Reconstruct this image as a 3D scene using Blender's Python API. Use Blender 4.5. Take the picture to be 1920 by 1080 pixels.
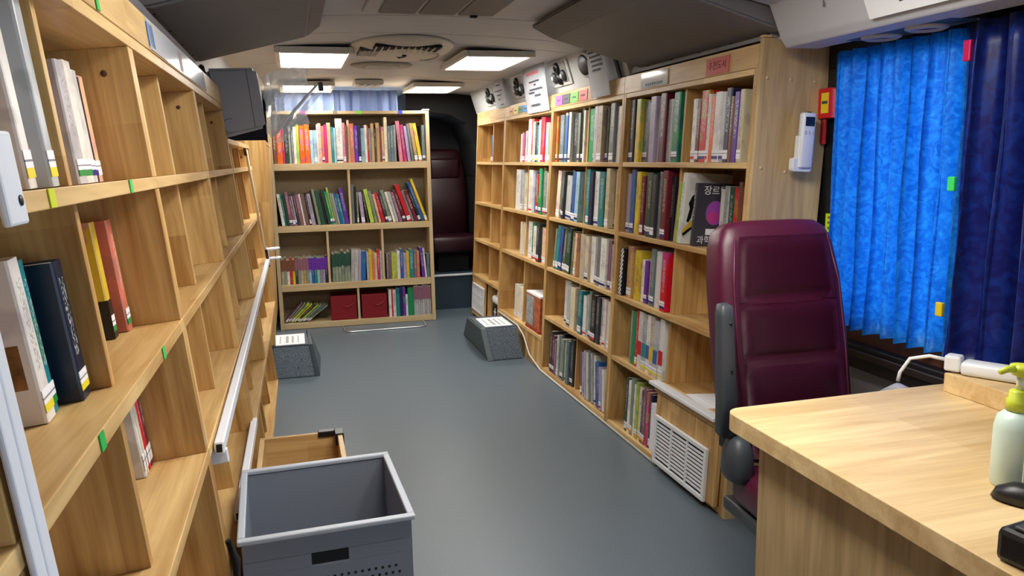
import bpy, bmesh, math, random
from mathutils import Matrix, Vector
random.seed(7)
for o in list(bpy.data.objects): bpy.data.objects.remove(o)
S = bpy.context.scene
COL = S.collection

# ------------------------------------------------------------------ camera, world, exposure
YAW, PIT, ROL, FPX = .2709, .1667, -.0188, 1456.8
cam = bpy.data.cameras.new('camera'); cam.sensor_width = 36; cam.lens = FPX * 36 / 1920
cam.clip_start = .02; cam.clip_end = 60
co = bpy.data.objects.new('camera', cam); COL.objects.link(co); S.camera = co
_W = Vector((math.sin(YAW)*math.cos(PIT), math.cos(YAW)*math.cos(PIT), -math.sin(PIT)))
_r = Vector((math.cos(YAW), -math.sin(YAW), 0)); _u = _r.cross(_W)
_R = math.cos(ROL)*_r + math.sin(ROL)*_u; _U = -math.sin(ROL)*_r + math.cos(ROL)*_u
m = Matrix((_R, _U, -_W)).transposed().to_4x4(); m.translation = (0, 0, 1.37)
co.matrix_world = m
w = bpy.data.worlds.new('daylight'); S.world = w; w.use_nodes = True
w.node_tree.nodes['Background'].inputs[0].default_value = (.74, .86, 1, 1)
w.node_tree.nodes['Background'].inputs[1].default_value = 2.0
LAMP = 9.0
vs = S.view_settings
vs.view_transform = 'Standard'; vs.look = 'None'; vs.gamma = 1; vs.use_curve_mapping = False
vs.exposure = 1.38

# ------------------------------------------------------------------ helpers
def lin(c):
    return tuple(((x/255)/12.92 if x/255 <= .04045 else ((x/255+.055)/1.055)**2.4) for x in c) + (1,)
MATS = {}
def mat(name, col=(200, 200, 200), rough=.5, metal=0, spec=.5, emit=None, trans=0, alpha=1, noise=0, nscale=30, bump=0):
    if name in MATS: return MATS[name]
    m = bpy.data.materials.new(name); m.use_nodes = True; nt = m.node_tree
    b = nt.nodes['Principled BSDF']
    b.inputs['Base Color'].default_value = lin(col); b.inputs['Roughness'].default_value = rough
    b.inputs['Metallic'].default_value = metal; b.inputs['Specular IOR Level'].default_value = spec
    b.inputs['Transmission Weight'].default_value = trans; b.inputs['Alpha'].default_value = alpha
    if emit:
        b.inputs['Emission Color'].default_value = lin(emit[0]); b.inputs['Emission Strength'].default_value = emit[1]
    if noise or bump:
        tc = nt.nodes.new('ShaderNodeTexCoord'); n = nt.nodes.new('ShaderNodeTexNoise')
        n.inputs['Scale'].default_value = nscale; n.inputs['Detail'].default_value = 4
        nt.links.new(tc.outputs['Object'], n.inputs['Vector'])
        if noise:
            r = nt.nodes.new('ShaderNodeValToRGB')
            c = Vector(lin(col)[:3])
            r.color_ramp.elements[0].position = .3; r.color_ramp.elements[1].position = .7
            r.color_ramp.elements[0].color = (*(c*(1-noise)), 1); r.color_ramp.elements[1].color = (*(c*(1+noise)), 1)
            nt.links.new(n.outputs['Fac'], r.inputs['Fac']); nt.links.new(r.outputs['Color'], b.inputs['Base Color'])
        if bump:
            bp = nt.nodes.new('ShaderNodeBump'); bp.inputs['Strength'].default_value = bump; bp.inputs['Distance'].default_value = .002
            nt.links.new(n.outputs['Fac'], bp.inputs['Height']); nt.links.new(bp.outputs['Normal'], b.inputs['Normal'])
    MATS[name] = m
    return m
def wood(name, c1, c2, axis, rough=.42, joint=.45):
    """finger-jointed solid wood: long grain along one axis, lamella blocks of slightly different tone"""
    m = bpy.data.materials.new(name); m.use_nodes = True; nt = m.node_tree; N = nt.nodes.new; Lk = nt.links.new
    b = nt.nodes['Principled BSDF']; b.inputs['Roughness'].default_value = rough; b.inputs['Specular IOR Level'].default_value = .35
    tc = N('ShaderNodeTexCoord'); oi = N('ShaderNodeObjectInfo')
    ad = N('ShaderNodeVectorMath'); ad.operation = 'ADD'; Lk(tc.outputs['Object'], ad.inputs[0])
    sc_ = N('ShaderNodeVectorMath'); sc_.operation = 'SCALE'; sc_.inputs[0].default_value = (3.1, 1.7, 2.3)
    Lk(oi.outputs['Random'], sc_.inputs['Scale']); Lk(sc_.outputs[0], ad.inputs[1])
    mp = N('ShaderNodeMapping'); s = [11, 11, 11]; s[axis] = 1.1; mp.inputs['Scale'].default_value = s
    Lk(ad.outputs[0], mp.inputs['Vector'])
    n = N('ShaderNodeTexNoise'); n.inputs['Scale'].default_value = 1.3; n.inputs['Detail'].default_value = 5; n.inputs['Distortion'].default_value = 1.2
    Lk(mp.outputs[0], n.inputs['Vector'])
    mp2 = N('ShaderNodeMapping'); s = [60, 60, 60]; s[axis] = 3; mp2.inputs['Scale'].default_value = s
    Lk(ad.outputs[0], mp2.inputs['Vector'])
    n2 = N('ShaderNodeTexNoise'); n2.inputs['Scale'].default_value = 2; n2.inputs['Detail'].default_value = 3
    Lk(mp2.outputs[0], n2.inputs['Vector'])
    # lamella blocks by snapped coordinates
    sx = N('ShaderNodeVectorMath'); sx.operation = 'SNAP'; iv = [.075, .075, .075]; iv[axis] = .42
    sx.inputs[1].default_value = iv; Lk(ad.outputs[0], sx.inputs[0])
    wn = N('ShaderNodeTexWhiteNoise'); Lk(sx.outputs[0], wn.inputs['Vector'])
    def math_(op, a, bb):
        q = N('ShaderNodeMath'); q.operation = op
        for i, v in enumerate((a, bb)):
            if isinstance(v, (int, float)): q.inputs[i].default_value = v
            else: Lk(v, q.inputs[i])
        return q.outputs[0]
    f = math_('ADD', math_('MULTIPLY', n.outputs['Fac'], .75), math_('MULTIPLY', n2.outputs['Fac'], .25))
    f = math_('ADD', f, math_('MULTIPLY', math_('SUBTRACT', wn.outputs['Value'], .5), joint*.35))
    r = N('ShaderNodeValToRGB'); r.color_ramp.elements[0].position = .3; r.color_ramp.elements[1].position = .7
    r.color_ramp.elements[0].color = lin(c1); r.color_ramp.elements[1].color = lin(c2)
    Lk(f, r.inputs['Fac']); Lk(r.outputs['Color'], b.inputs['Base Color'])
    MATS[name] = m
    return m
WX = wood('wood_grain_along', (174, 130, 74), (230, 196, 136), 0)
WZ = wood('wood_grain_upright', (154, 108, 54), (224, 186, 122), 2)
WY = wood('wood_grain_deep', (174, 130, 74), (230, 196, 136), 1)
PX = wood('pale_board', (188, 164, 124), (216, 196, 156), 0, joint=.15)
PZ = wood('pale_board_upright', (188, 164, 124), (216, 196, 156), 2, joint=.15)
OZ = wood('oak_laminate', (160, 130, 84), (214, 186, 138), 2, joint=.1)
DX = wood('desk_top_wood', (200, 164, 110), (240, 212, 160), 0)

def tag(o, label, cat, group=None, kind=None):
    o['label'] = label; o['category'] = cat
    if group: o['group'] = group
    if kind: o['kind'] = kind
    return o
def empty(name, M, label, cat, group=None, kind=None):
    o = bpy.data.objects.new(name, None); COL.objects.link(o); o.empty_display_size = .05
    o.matrix_world = M if isinstance(M, Matrix) else Matrix.Translation(M)
    return tag(o, label, cat, group, kind)
def obj(name, me, material=None, parent=None, M=None, smooth=False):
    o = bpy.data.objects.new(name, me); COL.objects.link(o)
    if material and not me.materials: me.materials.append(material)
    if parent: o.parent = parent
    if M is not None: o.matrix_local = M
    if smooth:
        for p in me.polygons: p.use_smooth = True
    return o
def bm_mesh(bm, name='mesh'):
    bmesh.ops.recalc_face_normals(bm, faces=bm.faces)
    me = bpy.data.meshes.new(name); bm.to_mesh(me); bm.free()
    return me
def box_bm(x0, x1, y0, y1, z0, z1, bev=0, seg=2, bm=None):
    b = bmesh.new()
    bmesh.ops.create_cube(b, size=1, matrix=Matrix.Translation(((x0+x1)/2, (y0+y1)/2, (z0+z1)/2)) @ Matrix.Diagonal((abs(x1-x0), abs(y1-y0), abs(z1-z0), 1)))
    if bev: bmesh.ops.bevel(b, geom=b.edges[:], offset=bev, segments=seg, affect='EDGES', profile=.5)
    if bm is None: return b
    t = bpy.data.meshes.new('t'); b.to_mesh(t); b.free(); bm.from_mesh(t); bpy.data.meshes.remove(t)
    return bm
def box(name, parent, material, dims, bev=0, M=None, seg=2, smooth=False):
    o = obj(name, bm_mesh(box_bm(*dims, bev, seg), name), material, parent, M)
    if smooth:
        for p in o.data.polygons: p.use_smooth = True
    return o
def poly_bm(pts, axis, a0, a1, bev=0):
    """extrude polygon. axis 0: pts are (y,z); 1: (x,z); 2: (x,y)"""
    b = bmesh.new()
    def v(p, a): return {0: (a, p[0], p[1]), 1: (p[0], a, p[1]), 2: (p[0], p[1], a)}[axis]
    A = [b.verts.new(v(p, a0)) for p in pts]; B = [b.verts.new(v(p, a1)) for p in pts]
    n = len(pts)
    b.faces.new(A); b.faces.new(B[::-1])
    for i in range(n): b.faces.new((A[i], B[i], B[(i+1) % n], A[(i+1) % n]))
    bmesh.ops.recalc_face_normals(b, faces=b.faces)
    if bev: bmesh.ops.bevel(b, geom=b.edges[:], offset=bev, segments=2, affect='EDGES', profile=.5)
    return b
def prism(name, parent, material, pts, axis, a0, a1, bev=0, M=None, smooth=False):
    return obj(name, bm_mesh(poly_bm(pts, axis, a0, a1, bev), name), material, parent, M, smooth)
def tube_bm(pts, r, n=8, cap=True, bm=None):
    b = bm or bmesh.new(); pts = [Vector(p) for p in pts]; rings = []
    for i, p in enumerate(pts):
        t = (pts[min(i+1, len(pts)-1)] - pts[max(i-1, 0)]).normalized()
        a = t.cross(Vector((0, 0, 1)))
        if a.length < .05: a = t.cross(Vector((0, 1, 0)))
        a.normalize(); c = t.cross(a)
        rr = r[i] if isinstance(r, (list, tuple)) else r
        rings.append([b.verts.new(p + rr*(math.cos(2*math.pi*k/n)*a + math.sin(2*math.pi*k/n)*c)) for k in range(n)])
    for A, B in zip(rings, rings[1:]):
        for k in range(n): b.faces.new((A[k], A[(k+1) % n], B[(k+1) % n], B[k]))
    if cap: b.faces.new(rings[0][::-1]); b.faces.new(rings[-1])
    return b
def tube(name, parent, material, pts, r, n=8, M=None):
    return obj(name, bm_mesh(tube_bm(pts, r, n), name), material, parent, M, True)
def lathe_bm(prof, n=24, cx=0, cy=0):
    b = bmesh.new(); rings = []
    for r, z in prof:
        rings.append([b.verts.new((cx+r*math.cos(2*math.pi*k/n), cy+r*math.sin(2*math.pi*k/n), z)) for k in range(n)])
    for A, B in zip(rings, rings[1:]):
        for k in range(n): b.faces.new((A[k], A[(k+1) % n], B[(k+1) % n], B[k]))
    b.faces.new(rings[0][::-1]); b.faces.new(rings[-1])
    return b
def lathe(name, parent, material, prof, n=24, M=None, smooth=True):
    return obj(name, bm_mesh(lathe_bm(prof, n), name), material, parent, M, smooth)
def loft_bm(sections, n=32, e=4.0):
    """sections: (z, cx, cy, hx, hy) superellipse rings, capped and slightly rounded by the caller"""
    b = bmesh.new(); rings = []
    for z, cx, cy, hx, hy in sections:
        R = []
        for k in range(n):
            t = 2*math.pi*k/n; c, s = math.cos(t), math.sin(t)
            R.append(b.verts.new((cx + hx*math.copysign(abs(c)**(2/e), c), cy + hy*math.copysign(abs(s)**(2/e), s), z)))
        rings.append(R)
    for A, B in zip(rings, rings[1:]):
        for k in range(n): b.faces.new((A[k], A[(k+1) % n], B[(k+1) % n], B[k]))
    b.faces.new(rings[0][::-1]); b.faces.new(rings[-1])
    return b
def text(name, parent, material, s, size, M, ext=.0003):
    c = bpy.data.curves.new('text', 'FONT'); c.body = s; c.size = size; c.extrude = ext; c.align_x = 'CENTER'; c.align_y = 'CENTER'
    t = bpy.data.objects.new('text', c); COL.objects.link(t)
    dg = bpy.context.evaluated_depsgraph_get()
    me = bpy.data.meshes.new_from_object(t.evaluated_get(dg)); bpy.data.objects.remove(t)
    me.materials.clear()
    return obj(name, me, material, parent, M)
def frame(o, es, eh):
    """bookcase frame: x runs to the right as you face it, y goes in, z up"""
    es = Vector(es).normalized(); eh = Vector(eh).normalized(); ed = eh.cross(es).normalized(); eh = es.cross(ed).normalized()
    M = Matrix((es, ed, eh)).transposed().to_4x4(); M.translation = o
    return M
T = lambda x, y, z: Matrix.Translation((x, y, z))
RX = lambda a: Matrix.Rotation(a, 4, 'X')
RY = lambda a: Matrix.Rotation(a, 4, 'Y')
RZ = lambda a: Matrix.Rotation(a, 4, 'Z')
LEFT = frame((-.2485+.0934*1.37-.0148, 0, 0), (.0074, 1, 0), (-.0934, 0, 1))
RIGHT = frame((1.5645-.0594*1.37+.028, 0, 0), (.007, -1, 0), (.0594, 0, 1))
REAR = frame((-.1644, 6.527, 0), (math.cos(.022), -math.sin(.022), 0), (0, 0, 1))

# ------------------------------------------------------------------ materials
M_white = mat('white_plastic', (232, 234, 238), .4)
M_wpaint = mat('white_paint', (226, 230, 238), .45)
M_paper = mat('paper', (238, 240, 246), .7)
M_ink = mat('ink', (70, 72, 82), .8)
M_ceil = mat('ceiling_panel', (192, 195, 203), .6, noise=.03, nscale=6)
M_rackd = mat('rack_door_gray', (116, 113, 114), .55, noise=.04, nscale=5)
M_rackl = mat('rack_light_gray', (190, 192, 198), .5)
M_cove = mat('cove_gray', (196, 198, 196), .5)
M_black = mat('black_plastic', (22, 22, 25), .4)
M_blackm = mat('black_matte', (9, 9, 11), .8)
M_dgray = mat('dark_gray_plastic', (62, 66, 72), .45)
M_mgray = mat('monitor_gray', (158, 159, 166), .5)
M_chrome = mat('metal_trim', (200, 204, 208), .3, metal=.8)
M_floor = mat('floor_vinyl', (94, 107, 117), .38, noise=.18, nscale=220, bump=.15)
M_carpet = mat('speckled_carpet', (108, 122, 134), .9, noise=.55, nscale=160, bump=.5)
M_carpd = mat('dark_vinyl', (72, 84, 93), .6, noise=.1, nscale=150)
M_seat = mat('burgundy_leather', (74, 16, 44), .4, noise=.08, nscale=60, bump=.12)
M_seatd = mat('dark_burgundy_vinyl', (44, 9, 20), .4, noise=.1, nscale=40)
M_plat = mat('platform_vinyl', (44, 62, 76), .6, noise=.15, nscale=180)
M_redbin = mat('red_fabric', (130, 14, 30), .8, noise=.12, nscale=150, bump=.3)
M_crate = mat('gray_crate', (128, 134, 146), .5)
M_wall = mat('wall_gray', (150, 152, 156), .6)
M_glass = mat('tinted_glass', (30, 24, 24), .08)
M_clear = mat('clear_glass', (240, 245, 248), .02, trans=1)
M_rail = mat('white_rail', (236, 238, 244), .35)
M_lampf = mat('lamp_frame', (206, 204, 198), .5)
M_diff = mat('lamp_diffuser', (255, 252, 246), .5, emit=((255, 251, 244), LAMP))
M_knot = mat('knot_brown', (84, 52, 28), .7)
M_screw = mat('screw_cap', (216, 186, 140), .5)

# book cover: colour comes from the object, lettering and pictures from noise on the cover
def book_material():
    m = bpy.data.materials.new('printed_book_cover'); m.use_nodes = True; nt = m.node_tree; N = nt.nodes.new; Lk = nt.links.new
    b = nt.nodes['Principled BSDF']; b.inputs['Roughness'].default_value = .33
    tc = N('ShaderNodeTexCoord'); oi = N('ShaderNodeObjectInfo')
    def mth(op, a, bb, cl=False):
        q = N('ShaderNodeMath'); q.operation = op; q.use_clamp = cl
        for i, v in enumerate((a, bb)):
            if isinstance(v, (int, float)): q.inputs[i].default_value = v
            else: Lk(v, q.inputs[i])
        return q.outputs[0]
    off = N('ShaderNodeVectorMath'); off.operation = 'SCALE'; off.inputs[0].default_value = (37, 53, 71); Lk(oi.outputs['Random'], off.inputs['Scale'])
    ad = N('ShaderNodeVectorMath'); ad.operation = 'ADD'; Lk(tc.outputs['Object'], ad.inputs[0]); Lk(off.outputs[0], ad.inputs[1])
    pic = N('ShaderNodeTexNoise'); pic.inputs['Scale'].default_value = 16; pic.inputs['Detail'].default_value = 2; Lk(ad.outputs[0], pic.inputs['Vector'])
    hs = N('ShaderNodeHueSaturation'); Lk(oi.outputs['Color'], hs.inputs['Color'])
    Lk(mth('ADD', mth('MULTIPLY', oi.outputs['Random'], .5), .25), hs.inputs['Hue']); hs.inputs['Value'].default_value = .62; hs.inputs['Saturation'].default_value = .9
    pf = mth('MULTIPLY', mth('MULTIPLY', mth('SUBTRACT', pic.outputs['Fac'], .54), 14, True), .55)
    mx = N('ShaderNodeMix'); mx.data_type = 'RGBA'; Lk(pf, mx.inputs[0]); Lk(oi.outputs['Color'], mx.inputs[6]); Lk(hs.outputs[0], mx.inputs[7])
    mp = N('ShaderNodeMapping'); mp.inputs['Scale'].default_value = (260, 110, 170); Lk(ad.outputs[0], mp.inputs['Vector'])
    let = N('ShaderNodeTexNoise'); let.inputs['Scale'].default_value = 1; let.inputs['Detail'].default_value = 1; Lk(mp.outputs[0], let.inputs['Vector'])
    sep = N('ShaderNodeSeparateXYZ'); Lk(tc.outputs['Generated'], sep.inputs[0])
    zz = sep.outputs[2]; xx = sep.outputs[0]
    band = mth('MULTIPLY', mth('GREATER_THAN', zz, mth('ADD', .3, mth('MULTIPLY', oi.outputs['Random'], .15))), mth('LESS_THAN', zz, .88))
    cen = mth('LESS_THAN', mth('ABSOLUTE', mth('SUBTRACT', xx, .5), 0), .24)
    lf = mth('MULTIPLY', mth('GREATER_THAN', let.outputs['Fac'], .54), mth('MULTIPLY', band, cen))
    lf = mth('MULTIPLY', lf, mth('MULTIPLY', mth('GREATER_THAN', mth('FRACT', mth('MULTIPLY', oi.outputs['Random'], 7.3), 0), .3), .5))
    bw = N('ShaderNodeRGBToBW'); Lk(oi.outputs['Color'], bw.inputs[0])
    dark = N('ShaderNodeMix'); dark.data_type = 'RGBA'; Lk(mth('GREATER_THAN', bw.outputs[0], .28), dark.inputs[0])
    dark.inputs[6].default_value = (.8, .8, .76, 1); dark.inputs[7].default_value = (.04, .04, .06, 1)
    m2 = N('ShaderNodeMix'); m2.data_type = 'RGBA'; Lk(lf, m2.inputs[0]); Lk(mx.outputs[2], m2.inputs[6]); Lk(dark.outputs[2], m2.inputs[7])
    Lk(m2.outputs[2], b.inputs['Base Color'])
    return m
M_book = book_material()
M_pages = mat('paper_pages', (226, 218, 200), .8, noise=.05, nscale=300)
def sticker_material(name, c_low):
    m = bpy.data.materials.new(name); m.use_nodes = True; nt = m.node_tree
    b = nt.nodes['Principled BSDF']; b.inputs['Roughness'].default_value = .4
    tc = nt.nodes.new('ShaderNodeTexCoord'); sp = nt.nodes.new('ShaderNodeSeparateXYZ'); r = nt.nodes.new('ShaderNodeValToRGB')
    r.color_ramp.interpolation = 'CONSTANT'
    r.color_ramp.elements[0].color = lin(c_low); r.color_ramp.elements[0].position = 0
    r.color_ramp.elements[1].color = lin((240, 240, 244)); r.color_ramp.elements[1].position = .36
    e = r.color_ramp.elements.new(.58); e.color = lin((120, 122, 135)); e = r.color_ramp.elements.new(.66); e.color = lin((240, 240, 244))
    nt.links.new(tc.outputs['Generated'], sp.inputs[0]); nt.links.new(sp.outputs[2], r.inputs[0]); nt.links.new(r.outputs[0], b.inputs['Base Color'])
    return m
STK = {k: sticker_material('call_number_'+k, c) for k, c in dict(blue=(40, 42, 130), yellow=(235, 215, 40), green=(30, 140, 70), red=(205, 40, 50), white=(236, 236, 240), orange=(235, 150, 40), dark=(40, 42, 60)).items()}
CLR = dict(white=(236, 233, 226), cream=(226, 214, 184), beige=(204, 190, 162), tan=(190, 156, 106), yellow=(226, 192, 50), lime=(176, 198, 74),
    green=(28, 146, 92), dark_green=(36, 78, 62), teal=(34, 134, 142), light_blue=(166, 206, 226), blue=(46, 94, 168), navy=(30, 40, 80),
    purple=(104, 44, 168), lilac=(178, 168, 198), magenta=(190, 46, 110), pink=(226, 142, 162), coral=(226, 122, 98), orange=(232, 108, 28),
    peach=(236, 188, 152), red=(204, 20, 40), maroon=(108, 26, 46), brown=(124, 76, 52), gray=(132, 134, 137), light_gray=(186, 188, 189),
    charcoal=(60, 62, 68), black=(28, 28, 32), mauve=(142, 96, 116), slate=(106, 126, 132), olive=(96, 102, 66), sage=(138, 152, 132))
ORD = 'first second third fourth fifth sixth seventh eighth ninth tenth eleventh twelfth thirteenth fourteenth fifteenth sixteenth seventeenth eighteenth nineteenth twentieth'.split()
def ordw(i):
    if i < 20: return ORD[i]
    tens = {2: 'twenty', 3: 'thirty', 4: 'forty', 5: 'fifty'}[(i+1)//10]
    return (tens[:-1]+'ieth') if (i+1) % 10 == 0 else tens+'-'+ORD[(i+1) % 10-1]
STICKER_MESH = {}
def book(M, t, H, D, color, label, group, sticker=None, band=None):
    """root mesh = cover bent round the pages; children = pages and call number label"""
    b_ = .0022 if t > .008 else t*.22; r = min(t*.3, .004)
    prof = [(0, D), (0, r), (r*.4, r*.25), (r, 0), (t-r, 0), (t-r*.4, r*.25), (t, r), (t, D), (t-b_, D), (t-b_, b_*1.3), (b_, b_*1.3), (b_, D)]
    bm = bmesh.new()
    A = [bm.verts.new((x, y, 0)) for x, y in prof]; B = [bm.verts.new((x, y, H)) for x, y in prof]; n = len(prof)
    for i in range(n): bm.faces.new((A[i], A[(i+1) % n], B[(i+1) % n], B[i]))
    for R_ in (A, B):
        bm.faces.new((R_[0], R_[1], R_[10], R_[11])); bm.faces.new((R_[8], R_[9], R_[6], R_[7]))
        bm.faces.new((R_[1], R_[2], R_[3], R_[4], R_[5], R_[6], R_[9], R_[10]))
    o = obj('book', bm_mesh(bm, 'book'), M_book)
    o.matrix_world = M
    q_ = random.uniform(.82, 1.08); c = [min(1, max(.003, v*q_*random.uniform(.96, 1.04))) for v in lin(CLR[color])[:3]]; o.color = (*c, 1)
    tag(o, label, 'book', group)
    box('pages', o, M_pages, (b_, t-b_, b_*1.3, D-.003, .003, H-.003))
    if sticker and t > .004:
        box('call_number_label', o, STK[sticker], (t*.04, t*.96, -.0006, .0004, .012, .010+min(.036, H*.15)))
    if band:
        box('printed_band', o, mat('band_'+band, CLR[band], .35), (t*.02, t*.98, -.0004, .0002, *( (H*.52, H*.97))))
    return o
ALLBOOKS = []
def shelf_row(F, s0, s1, h, Hrow, spec, where, group, depth=.2, d0=.012, jit=.018, stick=('blue',), sides=None, bandc=None, pst=.65):
    """spec: 'colour[:weight[:height fraction[:lean degrees]]] ...' from left to right"""
    items = []
    for tk in spec.split():
        p = tk.split(':'); items.append((p[0], float(p[1]) if len(p) > 1 and p[1] else 1, float(p[2]) if len(p) > 2 and p[2] else None, float(p[3]) if len(p) > 3 else 0))
    hs_ = [Hrow*min((i[2] or .8)+random.uniform(-.025, .025), .93 if i[3] else .975) for i in items]
    an = [math.tan(math.radians(i[3])) for i in items]
    gaps = [hs_[0]*max(0, an[0])] + [max(hs_[j], hs_[j+1])*max(0, an[j+1]-an[j]) for j in range(len(items)-1)]
    endg = hs_[-1]*max(0, -an[-1])
    tot = sum(i[1]/math.cos(math.radians(i[3])) for i in items)
    k = (s1-s0-sum(gaps)-endg)/tot; s = s0
    for n, (c, wgt, hf, lean) in enumerate(items):
        t = wgt*k*.985; a = math.radians(lean); s += gaps[n]
        H = hs_[n]; d = d0 + (random.uniform(0, jit)*(.45 if F is RIGHT else 1) if jit < .025 or jit > .033 else jit*.1*random.random() if random.random() < .4 else jit*random.uniform(.35, 1)); D = min(depth, H*random.uniform(.74, .9), .262-d)
        word = c.replace('_', ' ')
        look = ('thin ' if t < .011 else 'thick ' if t > .032 else '') + word
        lab = '%s book, %s from left, %s' % (look, ordw(n), where)
        if lean >= 0: M = F @ T(s, d, h+.0015) @ RY(-a)
        else: M = F @ T(s+t/math.cos(a), d, h+.0015) @ RY(-a) @ T(-t, 0, 0)
        ALLBOOKS.append(book(M, t, H, D, c, lab, group, random.choice(stick) if stick and random.random() < pst else None, bandc[n] if bandc else None))
        s += wgt*k/math.cos(a)

# ------------------------------------------------------------------ the bus shell
FRONT = -1.6
def struct(o, label, cat): return tag(o, label, cat, kind='structure')
fl = struct(box('floor', None, M_floor, (-.75, 2.0, FRONT, 8.0, -.06, 0)), 'blue-gray speckled vinyl floor of the bus aisle', 'floor')
struct(box('wall_left', None, M_wall, (-.75, -.64, FRONT, 8.0, 0, 2.04)), 'gray left side wall behind the wooden shelves', 'wall')
wbk_ = empty('wall_back', (0, 0, 0), 'dark rear wall of the bus behind the back seats', 'wall', kind='structure')
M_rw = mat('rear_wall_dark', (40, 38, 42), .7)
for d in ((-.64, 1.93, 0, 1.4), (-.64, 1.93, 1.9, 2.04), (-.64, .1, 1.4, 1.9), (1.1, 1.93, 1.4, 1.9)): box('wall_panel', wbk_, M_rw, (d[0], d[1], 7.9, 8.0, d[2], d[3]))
# right wall built round the window opening
wr = empty('wall_right', (0, 0, 0), 'gray right side wall panel below and around the black window', 'wall', kind='structure')
box('lower_panel', wr, M_wall, (1.9, 2.0, -.3, 7.9, 0, .66)); box('front_foot', wr, M_wall, (1.9, 2.0, FRONT, -1.3, 0, .66))
box('upper_panel', wr, M_wall, (1.9, 2.0, FRONT, 7.9, 1.78, 2.04))
box('rear_panel', wr, M_wall, (1.9, 2.0, 2.46, 7.9, .66, 1.78))
box('front_panel', wr, M_wall, (1.9, 2.0, -.3, 1.2, .66, 1.78)); box('front_post', wr, M_wall, (1.9, 2.0, FRONT, -1.3, .66, 1.78))
struct(box('wall_front', None, M_wall, (-.64, 1.9, FRONT-.06, FRONT, 0, 2.04)), 'added solid wall closing the unseen front of the bus', 'wall')  # unseen wall added in place of a windscreen to cut front daylight
d1 = empty('door_1', (0, 0, 0), 'open entrance doorway at the front of the bus', 'door', kind='structure')
for y in (-1.3, -.34): box('door_frame', d1, M_black, (1.88, 1.9, y, y+.04, 0.001, 1.78), .003)
# ceiling: slightly crowned panels with open seams
ce = empty('ceiling', (0, 0, 0), 'pale gray ceiling of crowned panels with dark seams', 'ceiling', kind='structure')
def crown(x): return 1.985 - .045*((x-.64)/.95)**2 - (.05*max(0, abs(x-.64)-.85) if abs(x-.64) > .85 else 0)
seams = [FRONT, -.4, .8, 1.9, 2.7, 3.5, 3.98, 4.28, 5.1, 5.95, 6.85, 7.9]
for a, b in zip(seams, seams[1:]):
    xs = [-.64+i*(1.9+.64)/20 for i in range(21)]
    pts = [(x, crown(x)) for x in xs] + [(x, crown(x)+.02) for x in reversed(xs)]
    prism('ceiling_panel', ce, M_ceil, pts, 1, a+.005, b-.005)
box('ceiling_back', ce, mat('seam_dark', (60, 58, 56), .8), (-.64, 1.9, FRONT, 7.9, 2.012, 2.03))

# ------------------------------------------------------------------ ceiling lamps
def lamp(x0, x1, y0, y1, label):
    z = min(crown(x0), crown(x1)) - .002; xm, ym = (x0+x1)/2, (y0+y1)/2
    e = empty('ceiling_lamp', (xm, ym, z-.035), label, 'lamp', 'flat white ceiling lamp panels')
    a, b = (x1-x0)/2, (y1-y0)/2; f = .028
    for d in ((-a-f, -a, -b-f, b+f), (a, a+f, -b-f, b+f), (-a, a, -b-f, -b), (-a, a, b, b+f)):
        box('frame_bar', e, M_lampf, (*d, 0, .034), .004)
    box('backing', e, M_lampf, (-a, a, -b, b, .022, .034))
    box('diffuser', e, M_diff, (-a+.001, a-.001, -b+.001, b-.001, .004, .020), .003)
lamp(-.02, .33, 4.36, 5.02, 'rectangular ceiling lamp left of the round air vent, partly behind rack')
lamp(.98, 1.34, 4.36, 5.02, 'rectangular ceiling lamp right of the round air vent')
lamp(-.02, .33, 6.2, 6.78, 'rectangular ceiling lamp above left end of the rear bookcase')
lamp(.98, 1.33, 6.2, 6.78, 'rectangular ceiling lamp above the dark seat gap at the rear')
lamp(.24, .56, 1.25, 1.9, 'left ceiling lamp over the front of the aisle, above the view')
lamp(.74, 1.06, 1.25, 1.9, 'right ceiling lamp over the front of the aisle, above the view')

# ------------------------------------------------------------------ round air vent, flush vent, roof hatch
vz = crown(.62)-.004
ve = empty('air_vent', (.62, 4.42, vz), 'round pale air diffuser with dark slatted mouth on the ceiling', 'vent')
bm = lathe_bm([(.285, 0), (.283, -.012), (.262, -.03), (.22, -.043), (.15, -.05), (.05, -.052)], 40)
bmesh.ops.scale(bm, vec=(1.0, 1.45, 1), verts=bm.verts)
obj('housing', bm_mesh(bm), mat('vent_white', (206, 202, 194), .5), ve, smooth=True)
box('mouth', ve, M_blackm, (-.175, .175, -.315, -.14, -.048, -.03), .01)
for i in range(11): box('slat', ve, mat('vent_white'), (-.168+i*.033, -.162+i*.033, -.315, -.14, -.053, -.046))
g = box('grille', ve, M_dgray, (-.238, -.135, -.18, .05, -.05, -.026), .008)
for i in range(6): box('grille_bar', g, mat('vent_white'), (-.236, -.137, -.155+i*.033, -.146+i*.033, -.053, -.0495))
for i in range(3): box('grille_bar', g, mat('vent_white'), (-.216+i*.026, -.209+i*.026, -.178, .048, -.053, -.0495))
prism('arrow_mark', ve, M_blackm, [(-.022, .03), (.022, .03), (0, .095)], 2, -.0545, -.05)
lathe('knob', ve, M_blackm, [(.012, -.05), (.012, -.06), (.006, -.062)], 12, T(.01, -.05, 0))
tube('rim_recess', ve, mat('vent_shade', (150, 148, 142), .5), [(.16+.05*math.cos(t), .05+.16*math.sin(t), -.045) for t in [k*math.pi/8-2.2 for k in range(12)]], .006, 6)
v2 = empty('flush_vent', (.61, 5.28, vz), 'flat oval flush grille on the ceiling behind the round vent', 'vent')
bm = lathe_bm([(.2, 0), (.2, -.008), (.18, -.014), (.12, -.012)], 32); bmesh.ops.scale(bm, vec=(1, .8, 1), verts=bm.verts)
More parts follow.
